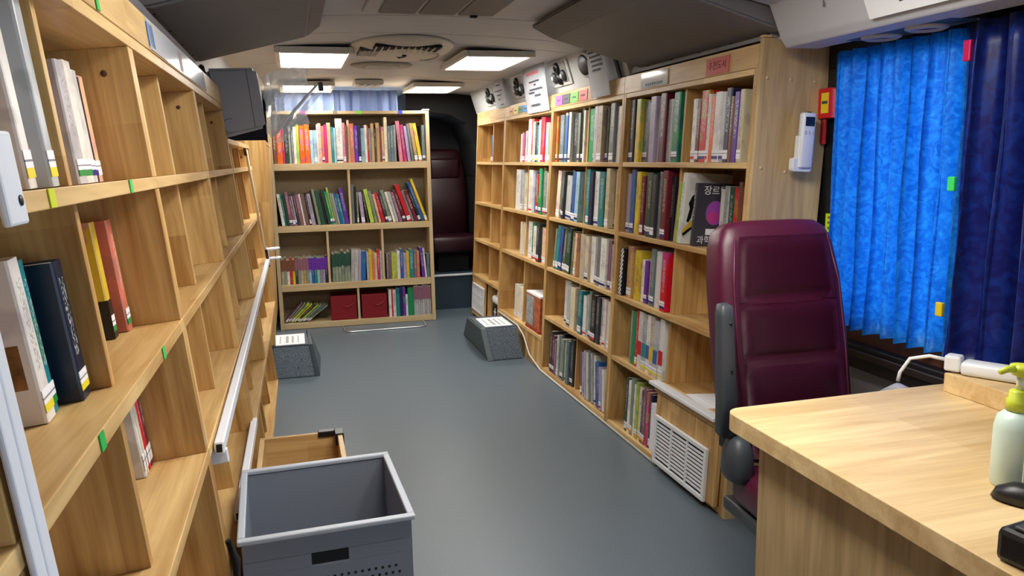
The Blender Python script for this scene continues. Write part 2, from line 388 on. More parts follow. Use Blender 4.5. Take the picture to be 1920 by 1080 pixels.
obj('rim', bm_mesh(bm), mat('vent_shade'), v2, smooth=True)
for i in range(5): box('slat', v2, M_cove, (-.11, .11, -.07+i*.033, -.055+i*.033, -.018, -.012))
v3 = empty('rear_ceiling_console', (.62, 6.35, vz), 'small pale control console on the rear ceiling', 'console')
box('body', v3, M_cove, (-.11, .11, -.14, .14, -.04, 0), .012)
for i in range(3): box('rib', v3, M_rackl, (-.07+i*.05, -.045+i*.05, -.143, .1, -.046, -.039), .003)
hz = crown(.64)
ht = empty('roof_hatch', (.62, 3.05, hz-.002), 'gray roof hatch with ribbed panel at top of the view', 'hatch')
box('frame', ht, M_rackl, (-.3, .3, -.32, .32, -.018, 0), .005)
for i in range(3): box('panel', ht, M_rackd, (-.24+i*.165, -.09+i*.165, -.27, .27, -.026, -.017), .004)
box('latch', ht, M_blackm, (.14, .17, .25, .275, -.034, -.025), .003)

# ------------------------------------------------------------------ overhead racks (left and right), coves
def rack(name, label, pts_of, y0, y1, material, group=None, parts=()):
    e = empty(name, (0, y0, 0), label, 'rack', group)
    prism('underside', e, material, pts_of, 1, 0, y1-y0, .006)
    return e
Lp = [(-.345, 1.785), (.10, 1.905), (.165, 1.955), (.15, 1.968), (-.3, 1.95), (-.42, 1.93), (-.42, 1.80)]
Rp = [(1.625, 1.775), (1.18, 1.90), (1.08, 1.95), (1.10, 1.966), (1.55, 1.945), (1.70, 1.92), (1.70, 1.79)]
def rack_poly(P, y0, y1, taper):
    b = bmesh.new(); n = len(P)
    def ring(y, f): return [b.verts.new((x, y + f*(1 if i in (1, 2, 3) else 0), z)) for i, (x, z) in enumerate(P)]
    rings = [ring(y0, 0), ring(y1, taper), ]
    for A, B in zip(rings, rings[1:]):
        for i in range(n): b.faces.new((A[i], A[(i+1) % n], B[(i+1) % n], B[i]))
    b.faces.new(rings[0][::-1]); b.faces.new(rings[-1])
    bmesh.ops.recalc_face_normals(b, faces=b.faces)
    bmesh.ops.bevel(b, geom=b.edges[:], offset=.008, segments=2, affect='EDGES')
    return bm_mesh(b)
lr = empty('overhead_rack', (0, 2.38, 0), 'dark gray overhead rack door above the left shelves', 'rack', 'overhead rack doors')
obj('door', rack_poly(Lp, 0, 1.2, .06), M_rackd, lr)
for i in range(4): box('clip', lr, M_black, (-.352, -.34, .1+i*.3, .112+i*.3, 1.786, 1.806))
rr = empty('overhead_rack', (0, 2.38, 0), 'dark gray overhead rack door above the right shelves', 'rack', 'overhead rack doors')
obj('door', rack_poly(Rp, 0, 1.12, .0), M_rackd, rr)
for i in range(5): box('clip', rr, M_black, (1.62, 1.632, .08+i*.24, .092+i*.24, 1.775, 1.795))
lw = empty('rack_ledge', (0, 0, 0), 'pale ledge strip between left shelf header and dark rack', 'trim', kind='structure')
prism('strip', lw, M_rackl, [(-.40, 1.715), (-.352, 1.785), (-.36, 1.80), (-.64, 1.80), (-.64, 1.70)], 1, FRONT+.1, 3.55)
rw = empty('rack_ledge', (0, 0, 0), 'gray ledge strip between right shelf header and dark rack', 'trim', kind='structure')
prism('strip', rw, M_wall, [(1.625, 1.76), (1.632, 1.79), (1.72, 1.80), (1.9, 1.80), (1.9, 1.755), (1.7, 1.752)], 1, 2.45, 3.6)
# front racks: light gray
fr_ = empty('overhead_locker', (0, .1, 0), 'light gray overhead locker above the blue curtains', 'locker')
prism('shell', fr_, M_rackl, [(1.63, 1.715), (1.61, 1.74), (1.56, 1.85), (1.18, 1.93), (1.12, 1.965), (1.9, 1.93), (1.9, 1.745), (1.75, 1.715)], 1, 0, 2.265, .006)
for y in (2.0, 1.2, .5): box('seam', fr_, M_rackd, (1.5725, 1.5775, y, y+.004, 1.80, 1.84), M=None)
for y, x in ((1.98, 1.77), (1.80, 1.77)):
    r_ = lathe('reading_lamp', fr_, M_rackl, [(.058, 0), (.058, -.014), (.045, -.02), (.04, -.008)], 24, T(x, y, 1.724))
    lathe('lens', r_, M_black, [(.039, -.012), (.001, -.012)], 20)
box('lamp_base', fr_, M_dgray, (1.715, 1.835, 1.66, 2.08, 1.7145, 1.7265), .003)
br = box('bracket', fr_, M_chrome, (1.80, 1.84, 1.36, 1.46, 1.70, 1.76), .01)
fl_ = empty('overhead_locker', (0, .1, 0), 'light gray overhead locker above the near left shelves', 'locker')
prism('shell', fl_, M_rackl, [(-.35, 1.79), (.10, 1.91), (.165, 1.958), (-.42, 1.93), (-.42, 1.80)], 1, 0, 2.27, .006)
# sign paper on the front locker
sg = empty('locker_sign', T(1.58, 1.72, 1.792) @ RY(math.radians(-24.4)), 'white paper sign on the light gray overhead locker', 'sign')
box('sheet', sg, M_paper, (-.006, -.004, -.21, .21, -.06, .07))
bm = bmesh.new()
for i in range(7): box_bm(-.0068, -.006, -.035+i*.018, -.022+i*.018, -.032, -.02, bm=bm)
obj('print', bm_mesh(bm), M_ink, sg)
# coves behind the racks
cv = empty('cove_right', (0, 3.62, 0), 'pale cove panel with speakers above the right shelves', 'trim', kind='structure')
prism('panel', cv, M_cove, [(1.625, 1.755), (1.56, 1.965), (1.9, 1.965), (1.9, 1.755)], 1, 0, 3.3)
cl = empty('cove_left', (0, 3.65, 0), 'pale cove panel behind the gray monitor on the left', 'trim', kind='structure')
prism('panel', cl, M_cove, [(-.40, 1.76), (-.30, 1.95), (-.62, 1.95), (-.62, 1.76)], 1, 0, 3.2)
CV = frame((1.625, 0, 1.755), (0, -1, 0), (-.065, 0, .21))    # x right(toward camera), y in, z up the cove
def psu(s, label, knobs):
    e = empty('passenger_service_panel', CV @ T(s, -.001, .0), label, 'panel', 'service panels on the right cove')
    box('plate', e, M_cove, (-.17, .17, -.008, 0, .035, .185), .004)
    box('frame', e, mat('vent_shade'), (-.13, .13, -.011, -.007, .055, .175), .003)
    for i, (x, z) in enumerate(((-.08, .095), (.08, .095), (0, .145), (.0, .08))):
        k = lathe('nozzle', e, M_dgray if i < 2 else M_black, [(.034, 0), (.034, .012), (.022, .02), (.01, .02)], 20, T(x, -.009, z) @ RX(math.radians(90)))
        lathe('nozzle_core', k, M_cove if i < 2 else M_blackm, [(.017, .018), (.014, .026), (.002, .027)], 14)
psu(-6.25, 'farthest service panel with air nozzles above the right shelves', 4)
psu(-5.42, 'middle service panel with air nozzles above the right shelves', 4)
psu(-4.55, 'nearest service panel with air nozzles above the right shelves', 4)
sp = empty('cove_speaker', CV @ T(-4.12, 0, .115), 'oval black speaker grille on the right cove', 'speaker')
bm = lathe_bm([(.075, 0), (.075, .012), (.066, .018)], 28); bmesh.ops.scale(bm, vec=(1.35, .95, 1), verts=bm.verts)
obj('rim', bm_mesh(bm), M_cove, sp, RX(math.radians(90)), True)
bm = lathe_bm([(.064, .016), (.05, .024), (.01, .028)], 28); bmesh.ops.scale(bm, vec=(1.35, .95, 1), verts=bm.verts)
obj('grille', bm_mesh(bm), M_black, sp, RX(math.radians(90)), True)
box('grip', sp, M_dgray, (.11, .15, -.024, 0, -.065, .065), .008)

# ------------------------------------------------------------------ bookcases
def bookcase(name, label, F, s0, w, rows, htop, header=None, depth=.27, th=.022, mids=None, split=False, rec=.03,
             group=None, mx=WX, mz=WZ, omit=(), back=True, hole=True, skip_mid=(), rec0=0):
    """rows: list of shelf top heights from top row down to the bottom board; returns the empty"""
    e = empty(name, F @ T(s0, 0, 0), label, 'bookcase', group)
    g = .0006
    lev = sorted(rows); tops = lev[1:] + [htop]
    for h in lev: box('shelf_board', e, mx, (g if split else th, w-g if split else w-th, rec0 if h == lev[0] else 0, depth, max(h-th, .001), h), .0015)
    box('top_board', e, mx, (g if split else th, w-g if split else w-th, 0, depth, htop, htop+th), .0015)
    if split:
        for h, t_ in zip(lev, tops):
            zt = t_-th if t_ != htop else htop
            for x in (g, w-th): box('side_panel', e, mz, (x, x+th-g, .002+(rec0 if h == lev[0] else 0), depth, h+.0003, zt-.0003), .001)
    else:
        for x in (g, w-th): box('side_panel', e, mz, (x, x+th-g, -.001, depth, 0.001, htop+th+.001), .0015)
    if back: box('back_panel', e, mz, (g, w-g, depth+.0005, depth+.012, 0.002, htop+th))
    if header: box('header_board', e, mx, (g, w-g, -.002, .018, htop+th+.0005, header), .0015)
    for i, (h, t_) in enumerate(zip(lev, tops)):
        if i in skip_mid: continue
        zt = t_-th if t_ != htop else htop
        for mfrac in (mids if mids is not None else (.5,)):
            box('divider', e, mz, (w*mfrac-.009, w*mfrac+.009, rec+(rec0 if h == lev[0] else 0), depth, h+.0003, zt-.0003), .001)
    if hole:
        for x in ((w-th),):
            for (hh, dd) in ((htop-.045, .05), (lev[-2]-.06 if len(lev) > 1 else .3, .09)):
                lathe('cable_hole', e, M_knot, [(.006, 0), (.0058, .0008), (.001, .0009)], 12, T(x-.0001, dd, hh) @ RY(math.radians(-90)))
    return e
LR = [1.352, 1.075, .80, .525, .03]
bl = [-.24, .69, 1.622, 2.552, 3.49]
names = ['nearest left wooden bookcase unit at the very edge of the view', 'near left wooden bookcase unit holding the white-spined tall books',
         'left wooden bookcase unit with blue sticker on its header', 'left wooden bookcase unit ending beside the gray monitor']
LU = []
for i in range(4):
    LU.append(bookcase('bookcase', names[i], LEFT, bl[i], bl[i+1]-bl[i], LR, 1.59, 1.685, split=True, rec0=.062, group='left wall bookcases'))
LU.append(bookcase('bookcase', 'low-topped left wooden bookcase unit under the gray monitor', LEFT, 3.491, 1.46, LR, 1.455, None, split=True, rec0=.062, mids=(.33, .66), group='left wall bookcases'))
# deeper end cabinet on the left at the rear
ec = empty('end_cabinet', (-.6, 5.06, 0), 'plain wooden cabinet side between left shelves and rear bookcase', 'cabinet')
prism('side_panel', ec, WZ, [(0, .215), (.435, .215), (.445, .7), (.46, 1.5), (0, 1.5)], 1, 0, .022, .001)
box('top_board', ec, WY, (0, .455, .023, 1.35, 1.478, 1.5), .001)
prism('front_panel', ec, WZ, [(.405, .214), (.427, .214), (.452, 1.476), (.43, 1.476)], 1, .023, 1.35)
box('plinth', ec, WZ, (0, .40, .023, 1.35, 0.001, .199), .001)
# white end trims and tapes on the near left shelves
tr = empty('white_corner_strip', LEFT @ T(.69, -.0045, 0), 'white grooved upright strip at the left edge of the view', 'trim')
for x in (-.022, .001): box('strip', tr, M_wpaint, (x, x+.021, -.004, .002, .53, 1.328), .002)
wb = empty('white_bracket', LEFT @ T(.77, -.005, 1.322), 'white plastic bracket board with black hole at left shelf edge', 'bracket')
box('plate', wb, M_wpaint, (0, .05, -.010, -.002, .0, .085), .003)
lathe('hole', wb, M_black, [(.005, 0), (.005, .001), (.001, .0011)], 12, T(.036, -.0102, .022) @ RX(math.radians(90)))
def tape(F, s, h0, h1, wd, col, label, d=-.0012):
    o = box('tape_marker', None, mat('tape_'+'_'.join(map(str, col)), col, .5), (-wd/2, wd/2, -.0008, .0006, 0, h1-h0)); o.matrix_world = F @ T(s, d, h0)
    tag(o, label, 'tape', 'coloured tape markers')
tape(LEFT, .952, 1.331, 1.3515, .022, (205, 215, 30), 'yellow tape marker on the upper left shelf edge')
tape(LEFT, 1.374, 1.331, 1.3515, .02, (60, 190, 90), 'green tape marker on the upper left shelf edge')
tape(LEFT, 1.37, 1.054, 1.0745, .02, (60, 190, 90), 'green tape marker on the second left shelf edge, farther one')
tape(LEFT, .94, 1.054, 1.0745, .02, (40, 180, 80), 'green tape marker on the second left shelf edge, nearest one')
tape(LEFT, 1.383, 1.613, 1.64, .02, (50, 185, 80), 'green tape marker on the left header board', -.0035)
tape(LEFT, 1.868, 1.622, 1.672, .07, (40, 130, 215), 'blue square sticker on the left header board', -.0035)
tape(LEFT, 2.31, 1.618, 1.668, .075, (120, 84, 74), 'brown square sticker on the left header board', -.0035)
gl = box('name_strip', None, mat('glossy_white_strip', (232, 234, 240), .12), (0, 1.05, -.0015, .0005, 0, .064)); gl.matrix_world = LEFT @ T(1.84, -.0028, 1.616)
tag(gl, 'glossy white label strip along the left header board', 'label')

# right wall
RB = [-6.64, -5.752, -4.659, -3.59, -2.465]
U1 = bookcase('bookcase', 'farthest right bookcase unit, nearly empty, above a small grille', RIGHT, RB[0], RB[1]-RB[0], [1.338, .999, .683, .371, .04], 1.644, 1.748, group='right wall bookcases', hole=False, skip_mid=())
U2 = bookcase('bookcase', 'right bookcase unit behind the carpeted step box', RIGHT, RB[1], RB[2]-RB[1], [1.338, .999, .683, .215], 1.644, 1.748, group='right wall bookcases', hole=False)
U3 = bookcase('bookcase', 'right bookcase unit with pink and green stickers on its header', RIGHT, RB[2], RB[3]-RB[2], [1.338, .999, .683, .371, .03], 1.644, 1.748, group='right wall bookcases', hole=False)
U4 = bookcase('bookcase', 'nearest right bookcase unit with red sign, behind the burgundy seat', RIGHT, RB[3], RB[4]-RB[3], [1.338, .999, .683, .371, .03], 1.644, 1.748, group='right wall bookcases', hole=False)
wU2 = RB[2]-RB[1]
box('kick_panel', U2, WZ, (.022, wU2-.022, .004, .02, .001, .192), .001)
w4 = RB[4]-RB[3]
# oak end panel facing the camera with screw caps
ep = box('end_panel', U4, OZ, (w4+.0005, w4+.022, -.001, .285, .001, 1.765), .001)
for d, h in ((.025, 1.63), (.12, 1.63), (.22, 1.63), (.03, 1.32), (.13, 1.31), (.22, 1.31), (.03, .99), (.22, .99)):
    lathe('screw_cap', ep, M_screw, [(.006, 0), (.006, .0012), (.001, .0015)], 12, T(w4+.022, d, h) @ RY(math.radians(90)))
box('cornice', U4, WX, (w4+.0005, w4+.024, -.003, .03, 1.766, 1.774), .001)
# header stickers
def hs(F, s0, s1, h0, h1, col, label, n=0):
    e = box('header_sticker', None, mat('sticker_'+'_'.join(map(str, col)), col, .5), (0, s1-s0, -.0015, .0004, 0, h1-h0)); e.matrix_world = F @ T(s0, -.0035, h0)
    tag(e, label, 'sticker', 'header stickers'); bm = bmesh.new()
    for i in range(4): box_bm((s1-s0)*(.22+.14*i), (s1-s0)*(.31+.14*i), -.002, -.0014, (h1-h0)*.4, (h1-h0)*.6, bm=bm)
    obj('print', bm_mesh(bm), M_ink, e)
for i, (c, nm) in enumerate((((214, 130, 50), 'orange'), ((220, 205, 60), 'yellow'), ((30, 110, 60), 'green'), ((50, 130, 200), 'blue'), ((200, 50, 50), 'red'))):
    hs(RIGHT, -5.63+i*.115, -5.63+i*.115+.108, 1.678, 1.725, c, nm+' small sticker in the farther row on the right header')
for s0, c, nm in ((-4.60, (205, 90, 200), 'violet'), (-4.47, (78, 78, 84), 'gray striped'), (-4.34, (120, 235, 80), 'bright green'), (-4.20, (240, 100, 100), 'coral red')):
    hs(RIGHT, s0, s0+.122, 1.676, 1.732, c, nm+' sticker in the nearer row on the right header')
wsn = empty('header_sign', RIGHT @ T(-3.40, -.004, 1.672), 'glossy white sign on the right header board', 'sign')
box('plate', wsn, mat('glossy_white', (240, 244, 250), .08), (0, .262, -.002, .0005, 0, .068))
bm = bmesh.new()
for i in range(8): box_bm(.05+i*.022, .064+i*.022, -.0026, -.0019, .008, .02, bm=bm)
obj('print', bm_mesh(bm), mat('teal_ink', (50, 110, 120), .6), wsn)
rsn = empty('header_sign', RIGHT @ T(-2.815, -.004, 1.671), 'red sign with dark lettering on the right header board', 'sign')
box('plate', rsn, mat('red_sign', (206, 92, 84), .5), (0, .165, -.002, .0005, 0, .062))
text('lettering', rsn, mat('dark_red_ink', (104, 22, 30), .6), '추천도서', .036, T(.082, -.0023, .031) @ RX(math.radians(90)))
# papers hanging from the cove
SH = frame((1.556, 0, 1.755), (0, -1, 0), (-.022, 0, .21))
def paper(s0, s1, h0, h1, label, lines, red=False):
    Fp = SH
    e = empty('notice_sheet', Fp @ T(s0, 0, h0), label, 'paper', 'notices hung above the right shelves')
    W_, H_ = s1-s0, h1-h0
    bm = bmesh.new(); nx, nz = 6, 6
    g = [[bm.verts.new((W_*i/nx, -.006*math.sin(math.pi*i/nx)-.004*math.sin(2.2*j/nz), H_*j/nz)) for i in range(nx+1)] for j in range(nz+1)]
    for j in range(nz):
        for i in range(nx): bm.faces.new((g[j][i], g[j][i+1], g[j+1][i+1], g[j+1][i]))
    bmesh.ops.solidify(bm, geom=bm.faces[:], thickness=.0008)
    obj('sheet', bm_mesh(bm), M_paper, e, smooth=True)
    bm = bmesh.new()
    for k, (f, a, b) in enumerate(lines): box_bm(W_*a, W_*b, -.0118, -.0112, H_*f, H_*(f+.035), bm=bm)
    obj('print', bm_mesh(bm), M_ink, e)
    if red:
        bm = bmesh.new(); box_bm(W_*.2, W_*.75, -.0118, -.0112, H_*.78, H_*.84, bm=bm); obj('red_print', bm_mesh(bm), mat('red_ink', (220, 120, 130), .6), e)
paper(-5.95, -5.66, -.01, .2, 'small white notice between two far service panels', [(.75, .3, .7), (.55, .15, .85), (.4, .3, .75), (.25, .45, .6), (.06, .6, .9)])
paper(-5.16, -4.69, -.1, .205, 'large white notice with red heading over the right shelves', [(.62, .3, .75), (.55, .5, .6), (.46, .3, .85), (.4, .25, .5), (.33, .5, .75), (.14, .3, .7)], True)
paper(-3.98, -3.72, -.085, .2, 'white notice sheet hanging beside the oval speaker', [(.85, .15, .85), (.78, .15, .85), (.7, .2, .8), (.62, .25, .8), (.54, .3, .8), (.46, .3, .7)])
bp = box('black_panel', None, M_black, (0, .03, -.012, 0, .02, .2), .003); bp.matrix_world = CV @ T(-3.71, -.012, -.02)
tag(bp, 'narrow black upright panel beside the near white notice', 'panel')

# rear bookcase
rw_ = 1.285
rb = empty('rear_bookcase', REAR, 'pale wooden rear bookcase of four rows crossing the aisle end', 'bookcase')
for x in (0, rw_-.03): box('side_panel', rb, PZ, (x, x+.03, 0, .26, .001, 1.762), .0015)
box('top_board', rb, PX, (.0305, rw_-.0305, .0, .26, 1.738, 1.762), .0015)
for h0, h1 in ((1.297, 1.351), (.802, .853), (.318, .374), (.003, .05)): box('shelf_board', rb, PX, (.0305, rw_-.0305, 0, .26, h0, h1), .0015)
box('back_panel', rb, mat('rear_back', (146, 128, 100), .6, noise=.06), (.0, rw_, .2605, .27, .003, 1.76))
for x, a, b in ((.612, .854, 1.296), (.415, .375, .801), (.86, .375, .801), (.64, .051, .317)): box('divider', rb, PZ, (x-.009, x+.009, .008, .26, a, b), .001)
box('corner_cap', rb, M_mgray, (rw_-.05, rw_+.004, -.004, .08, 1.763, 1.775), .002)
for i, (x, c) in enumerate(((.28, (220, 70, 200)), (.53, (120, 110, 100)), (.72, (120, 220, 60)), (1.05, (60, 80, 210)))): box('tape_tab', rb, mat('tab_%d' % i, c, .5), (x-.018, x+.018, -.002, .001, 1.737, 1.764))

# ------------------------------------------------------------------ books: rear bookcase
G = 'books on the rear bookcase'
shelf_row(REAR, .034, 1.25, 1.351, .385, 'brown:1.3:.74 orange:2.2:.74 magenta:.7:.72 dark_green:1.6:.72 light_gray:.9:.76 gray:.8:.7 white:1:.78 lime:1.2:.8 orange:1.9:.8 orange:2:.8 light_blue:1.3:.7 light_blue:1.3:.7 white:.5:.8 peach:1.2:.8 coral:1:.78 magenta:1.1:.8 peach:1.5:.82 teal:1:.72 light_blue:.8:.72 white:2.6:.92 pink:1:.8 brown:.7:.8 peach:.9:.86 coral:1.7:.82 purple:1.5:.78 navy:.9:.78 light_blue:1.6:.72 white:.9:.76 red:.6:.78 gray:.9:.7 tan:1.2:.8 charcoal:.7:.7 tan:1.4:.82 brown:.8:.78 peach:1:.76 cream:1.2:.95 slate:1.1:.74 slate:1.2:.76 gray:1:.78 pink:1.5:.85:4 magenta:1.3:.78:5 lilac:1.2:.76:6 gray:1:.78:7 tan:1.3:.8:8 yellow:1.4:.82:9 slate:1.3:.76',
          'on the top row of the rear bookcase', G, .2, .012, .02, ('white', 'dark'), pst=.25)
shelf_row(REAR, .034, .6, .853, .44, 'white:1:.6:7 teal:.8:.6:7 dark_green:.8:.58:7 mauve:1.2:.62:7 mauve:.8:.56:7 lilac:.6:.55:7 charcoal:.7:.6:8 mauve:1.2:.58:8 white:.6:.56:8 mauve:1.5:.58:8 black:.6:.6:8 lilac:1.3:.56:8 black:.6:.64:9 sage:.9:.66:9 dark_green:1.6:.62:9 black:.7:.56:9 dark_green:1:.66:10 green:.8:.6:10 lime:.7:.68:10 sage:.8:.58:10 light_gray:.7:.58:10 blue:.8:.58:10 teal:1:.58:10 purple:1.4:.68:9',
          'on second row left, rear bookcase', G, .2, .012, .02, ('white', 'blue'), pst=.4)
shelf_row(REAR, .624, 1.25, .853, .44, 'gray:.8:.72 black:.7:.68 sage:.5:.6 lilac:1.1:.6:5 charcoal:.6:.58:8 lime:1.2:.64:10 sage:1:.6:11 peach:.8:.56:12 red:1.1:.55:13 charcoal:.8:.58:14 sage:1.1:.6:14 white:.8:.58:15 light_gray:.9:.6:15 mauve:1:.58:16 maroon:1:.62:17 red:1.3:.74:18 gray:.8:.6:18 maroon:1.1:.6:18 black:.8:.62:19 blue:1.1:.78:19 yellow:.8:.84:19',
          'on second row right, rear bookcase', G, .2, .012, .02, ('white', 'blue'), pst=.4)
b17 = 'beige sage white red yellow charcoal sage beige tan sage light_blue blue teal light_blue gray lilac navy'.split()
shelf_row(REAR, .034, .403, .374, .43, ' '.join(c+':1:.5' for c in b17), 'in the left comic set on the third row', G, .17, .012, .004, None, bandc=['brown']*5+['mauve']*5+['purple']*7)
shelf_row(REAR, .44, .85, .374, .43, 'sage:1:.58 sage:1:.58 sage:1:.58 sage:1:.58 sage:1:.58 sage:1:.58 light_gray:1.2:.59:-3 light_gray:1.2:.59:-3 lilac:1:.58:-3 blue:1.6:.57:-3 light_gray:.8:.56 yellow:1.1:.58 coral:.8:.57 beige:.9:.55 red:.9:.58 light_gray:.8:.56', 'in the middle cell of the third row', G, .17, .012, .006, None, bandc=['dark_green']*6+[None]*10)
shelf_row(REAR, .885, 1.25, .374, .43, 'gray:.7:.5 mauve:1:.52 lime:1.9:.52 white:1:.56 blue:1.1:.56 lilac:1:.5 yellow:1:.52 teal:1.6:.58 mauve:.9:.55 coral:1:.5 purple:1.1:.6:4 white:.6:.56:4 slate:1:.48', 'in the right cell of the third row', G, .17, .012, .008, None)
shelf_row(REAR, .89, 1.25, .05, .267, 'white:.9:.9 red:.4:.88 white:1:.88 teal:1.2:.92 navy:.9:.94 purple:.9:.94 white:.7:.7 green:1.9:.92 ' + ' '.join(['light_gray:.68:.96']*8), 'on the bottom row right of the red bins', G, .17, .012, .003, None, bandc=[None]*8+['mauve']*8)
# heap of leaning comics, bottom left cell
def pile(F, s, h, spec, step, where):
    for n, tk in enumerate(spec.split()):
        c, ln, t = tk.split(':'); a = math.radians(float(ln)); t = float(t)
        if n: s += tp*math.cos(ap) + t*math.sin(a)*math.tan(a) + .0012
        tp, ap = t, a
        o = book(F @ T(s, .03+random.uniform(0, .02), h+.0015+t*math.sin(a)) @ RY(a), t, .205, .17, c, '%s comic, %s in the slumped heap %s' % (c.replace('_', ' '), ordw(n), where), 'slumped comics', 'white')
pile(REAR, .034, .05, 'mauve:42:.014 sage:44:.014 lime:46:.018 yellow:47:.012 charcoal:48:.014 lime:50:.012 sage:51:.016 slate:52:.013 sage:53:.012', .0235, 'beside the red bin')
# red fabric bins
for x0, x1, label in ((.41, .622, 'red fabric bin left of the bottom divider'), (.665, .875, 'red fabric bin right of the bottom divider')):
    e = empty('fabric_bin', REAR @ T((x0+x1)/2, .02, .0515), label, 'bin', 'red fabric bins on the rear bookcase')
    a = (x1-x0)/2; H = .205
    for d in ((-a, a, 0, .008), (-a, a, .2, .208)): box('wall', e, M_redbin, (*d, .008, H), .003)
    for d in ((-a, -a+.008, .0085, .1995), (a-.008, a, .0085, .1995)): box('wall', e, M_redbin, (*d, .008, H), .003)
    box('base', e, M_redbin, (-a, a, 0, .208, 0, .0075), .002)
    box('lid_cloth', e, M_redbin, (-a+.012, a-.012, .012, .196, H-.03, H-.01), .006)
    tube('strap', e, mat('strap_red', (150, 40, 52), .6), [(-a*.1, -.004, .12), (a*.3, -.012, .108), (a*.75, -.004, .135)], .004, 6)

# ------------------------------------------------------------------ books: right bookcases
G = 'books on the right bookcases'
SB = ('blue', 'dark', 'white')
shelf_row(RIGHT, -6.34, -6.215, 1.338, .306, 'navy:1:.72 teal:1.2:.72 light_blue:1:.7', 'top row, farthest right bookcase', G, .2, .05, .01, ('white',))
shelf_row(RIGHT, -5.41, -5.23, 1.338, .306, 'white:1:.66 pink:1:.66 magenta:1.3:.68 white:.8:.68 lilac:.8:.7', 'top row, left cell behind large notice', G, .2, .02, .02, ('white',))
shelf_row(RIGHT, -5.185, -4.70, 1.338, .306, 'white:1.4:.95 red:.9:.95 white:.8:.88 black:.8:.85 teal:1:.8 white:1:.9 red:1.3:.95 red:.8:.9 white:1:.8 sage:.9:.76 cream:.9:.74', 'top row, cell under the large notice', G, .2, .01, .02, ('yellow', 'white', 'white'))
shelf_row(RIGHT, -4.63, -4.16, 1.338, .306, 'peach:.8:.86 orange:.6:.9 slate:1.6:.92 white:.7:.94 blue:.9:.9 teal:.9:.92 white:.8:.95 charcoal:1.7:.9 sage:.8:.88 black:.9:.97 white:.6:.95', 'top row, cell under violet sticker', G, .22, .006, .026, SB)
shelf_row(RIGHT, -4.115, -3.625, 1.338, .306, 'green:1.6:.94 cream:1:.97 light_gray:.9:.98 beige:1.2:.95 olive:.7:.9 light_gray:1.3:.93 gray:1:.97 white:1:.88 white:.7:.88', 'top row, cell under hanging notice', G, .22, .006, .03, SB)
shelf_row(RIGHT, -3.55, -3.06, 1.338, .306, 'charcoal:1:.95 navy:1.1:.96 yellow:1:.93 slate:1.3:.92 black:.9:.9 lilac:1.2:.96 white:.9:.95 maroon:1.1:.97 light_gray:1.1:.86 green:1.2:.97', 'top row, cell under white sign', G, .23, .006, .03, SB)
shelf_row(RIGHT, -2.93, -2.56, 1.338, .306, 'white:1.2:.84 maroon:1.1:.82 red:1.9:.9 white:.7:.84 orange:1.2:.84 white:1.6:.85 light_gray:1.1:.85 navy:1.3:.9 brown:.8:.78 purple:1.2:.84 beige:1:.86', 'top row, cell under red sign', G, .2, .012, .008, ('white', 'blue', 'red'))
# second row
shelf_row(RIGHT, -6.24, -6.215, .999, .315, 'cream:1:.6', 'second row of farthest right bookcase', G, .18, .06, .005, ('white',))
shelf_row(RIGHT, -5.47, -5.23, .999, .315, 'white:1.6:.9 light_gray:.8:.88 cream:1:.86', 'second row, left cell behind step box', G, .22, .02, .04, ('white',))
shelf_row(RIGHT, -5.14, -4.70, .999, .315, 'white:1.4:.9 blue:.7:.86 red:.7:.82 white:1:.86 green:1:.92 olive:.8:.94 sage:.9:.9 light_gray:.8:.88', 'second row, right cell behind step box', G, .2, .012, .03, ('red', 'blue', 'white'))
shelf_row(RIGHT, -4.60, -4.15, .999, .315, 'cream:1:.9:-5 sage:1.2:.92:-5 charcoal:.6:.9:-4 light_gray:1.6:.84:-4 dark_green:.6:.96:-3 blue:.9:.9:-3 light_blue:.9:.88:-3', 'second row, cell under orange-spined books', G, .24, .006, .03, SB)
shelf_row(RIGHT, -4.112, -3.63, .999, .315, 'olive:1.3:.96 teal:.8:.96 navy:.8:.9 white:1.2:.9 teal:1.3:.93 sage:.8:.86 beige:.9:.97 tan:.8:.97 beige:1:.95', 'second row, cell under the big green book', G, .24, .006, .032, SB)
shelf_row(RIGHT, -3.545, -3.07, .999, .315, 'lilac:1:.88 blue:1.1:.97 light_gray:.7:.85 yellow:1.1:.92 maroon:.9:.9 brown:1.7:.93 dark_green:1.2:.94 charcoal:1:.9 gray:.7:.92 black:.9:.9 maroon:1.1:.94 black:.7:.9', 'second row, cell left of science book', G, .24, .006, .032, SB)
# third row
shelf_row(RIGHT, -5.34, -5.23, .683, .292, 'cream:1:.78 white:1:.8 cream:1:.78', 'third row, left cell behind step box', G, .2, .015, .03, ('white',))
shelf_row(RIGHT, -5.16, -4.70, .683, .292, 'white:1.5:.86 green:.8:.84 white:.9:.8 charcoal:.8:.86 beige:1:.82 peach:1.1:.8', 'third row, right cell behind step box', G, .2, .012, .03, ('red', 'white'))
shelf_row(RIGHT, -4.57, -4.17, .683, .292, 'sage:.6:.86:-8 teal:1:.92:-8 blue:1:.92:-8 olive:1:.9:-8 dark_green:1.6:.93:-6 olive:1:.88:-5 peach:.7:.84:-4', 'third row, cell holding teal leaning books', G, .22, .01, .04, ('white', 'dark'))
shelf_row(RIGHT, -4.11, -3.635, .683, .292, 'beige:1.3:.86 cream:1:.88 white:1.2:.86 light_gray:.7:.9 gray:1.1:.93 white:1.4:.88 mauve:.7:.85 lilac:.9:.8', 'right wall third row, cell beside checkered spine unit', G, .22, .01, .04, SB)
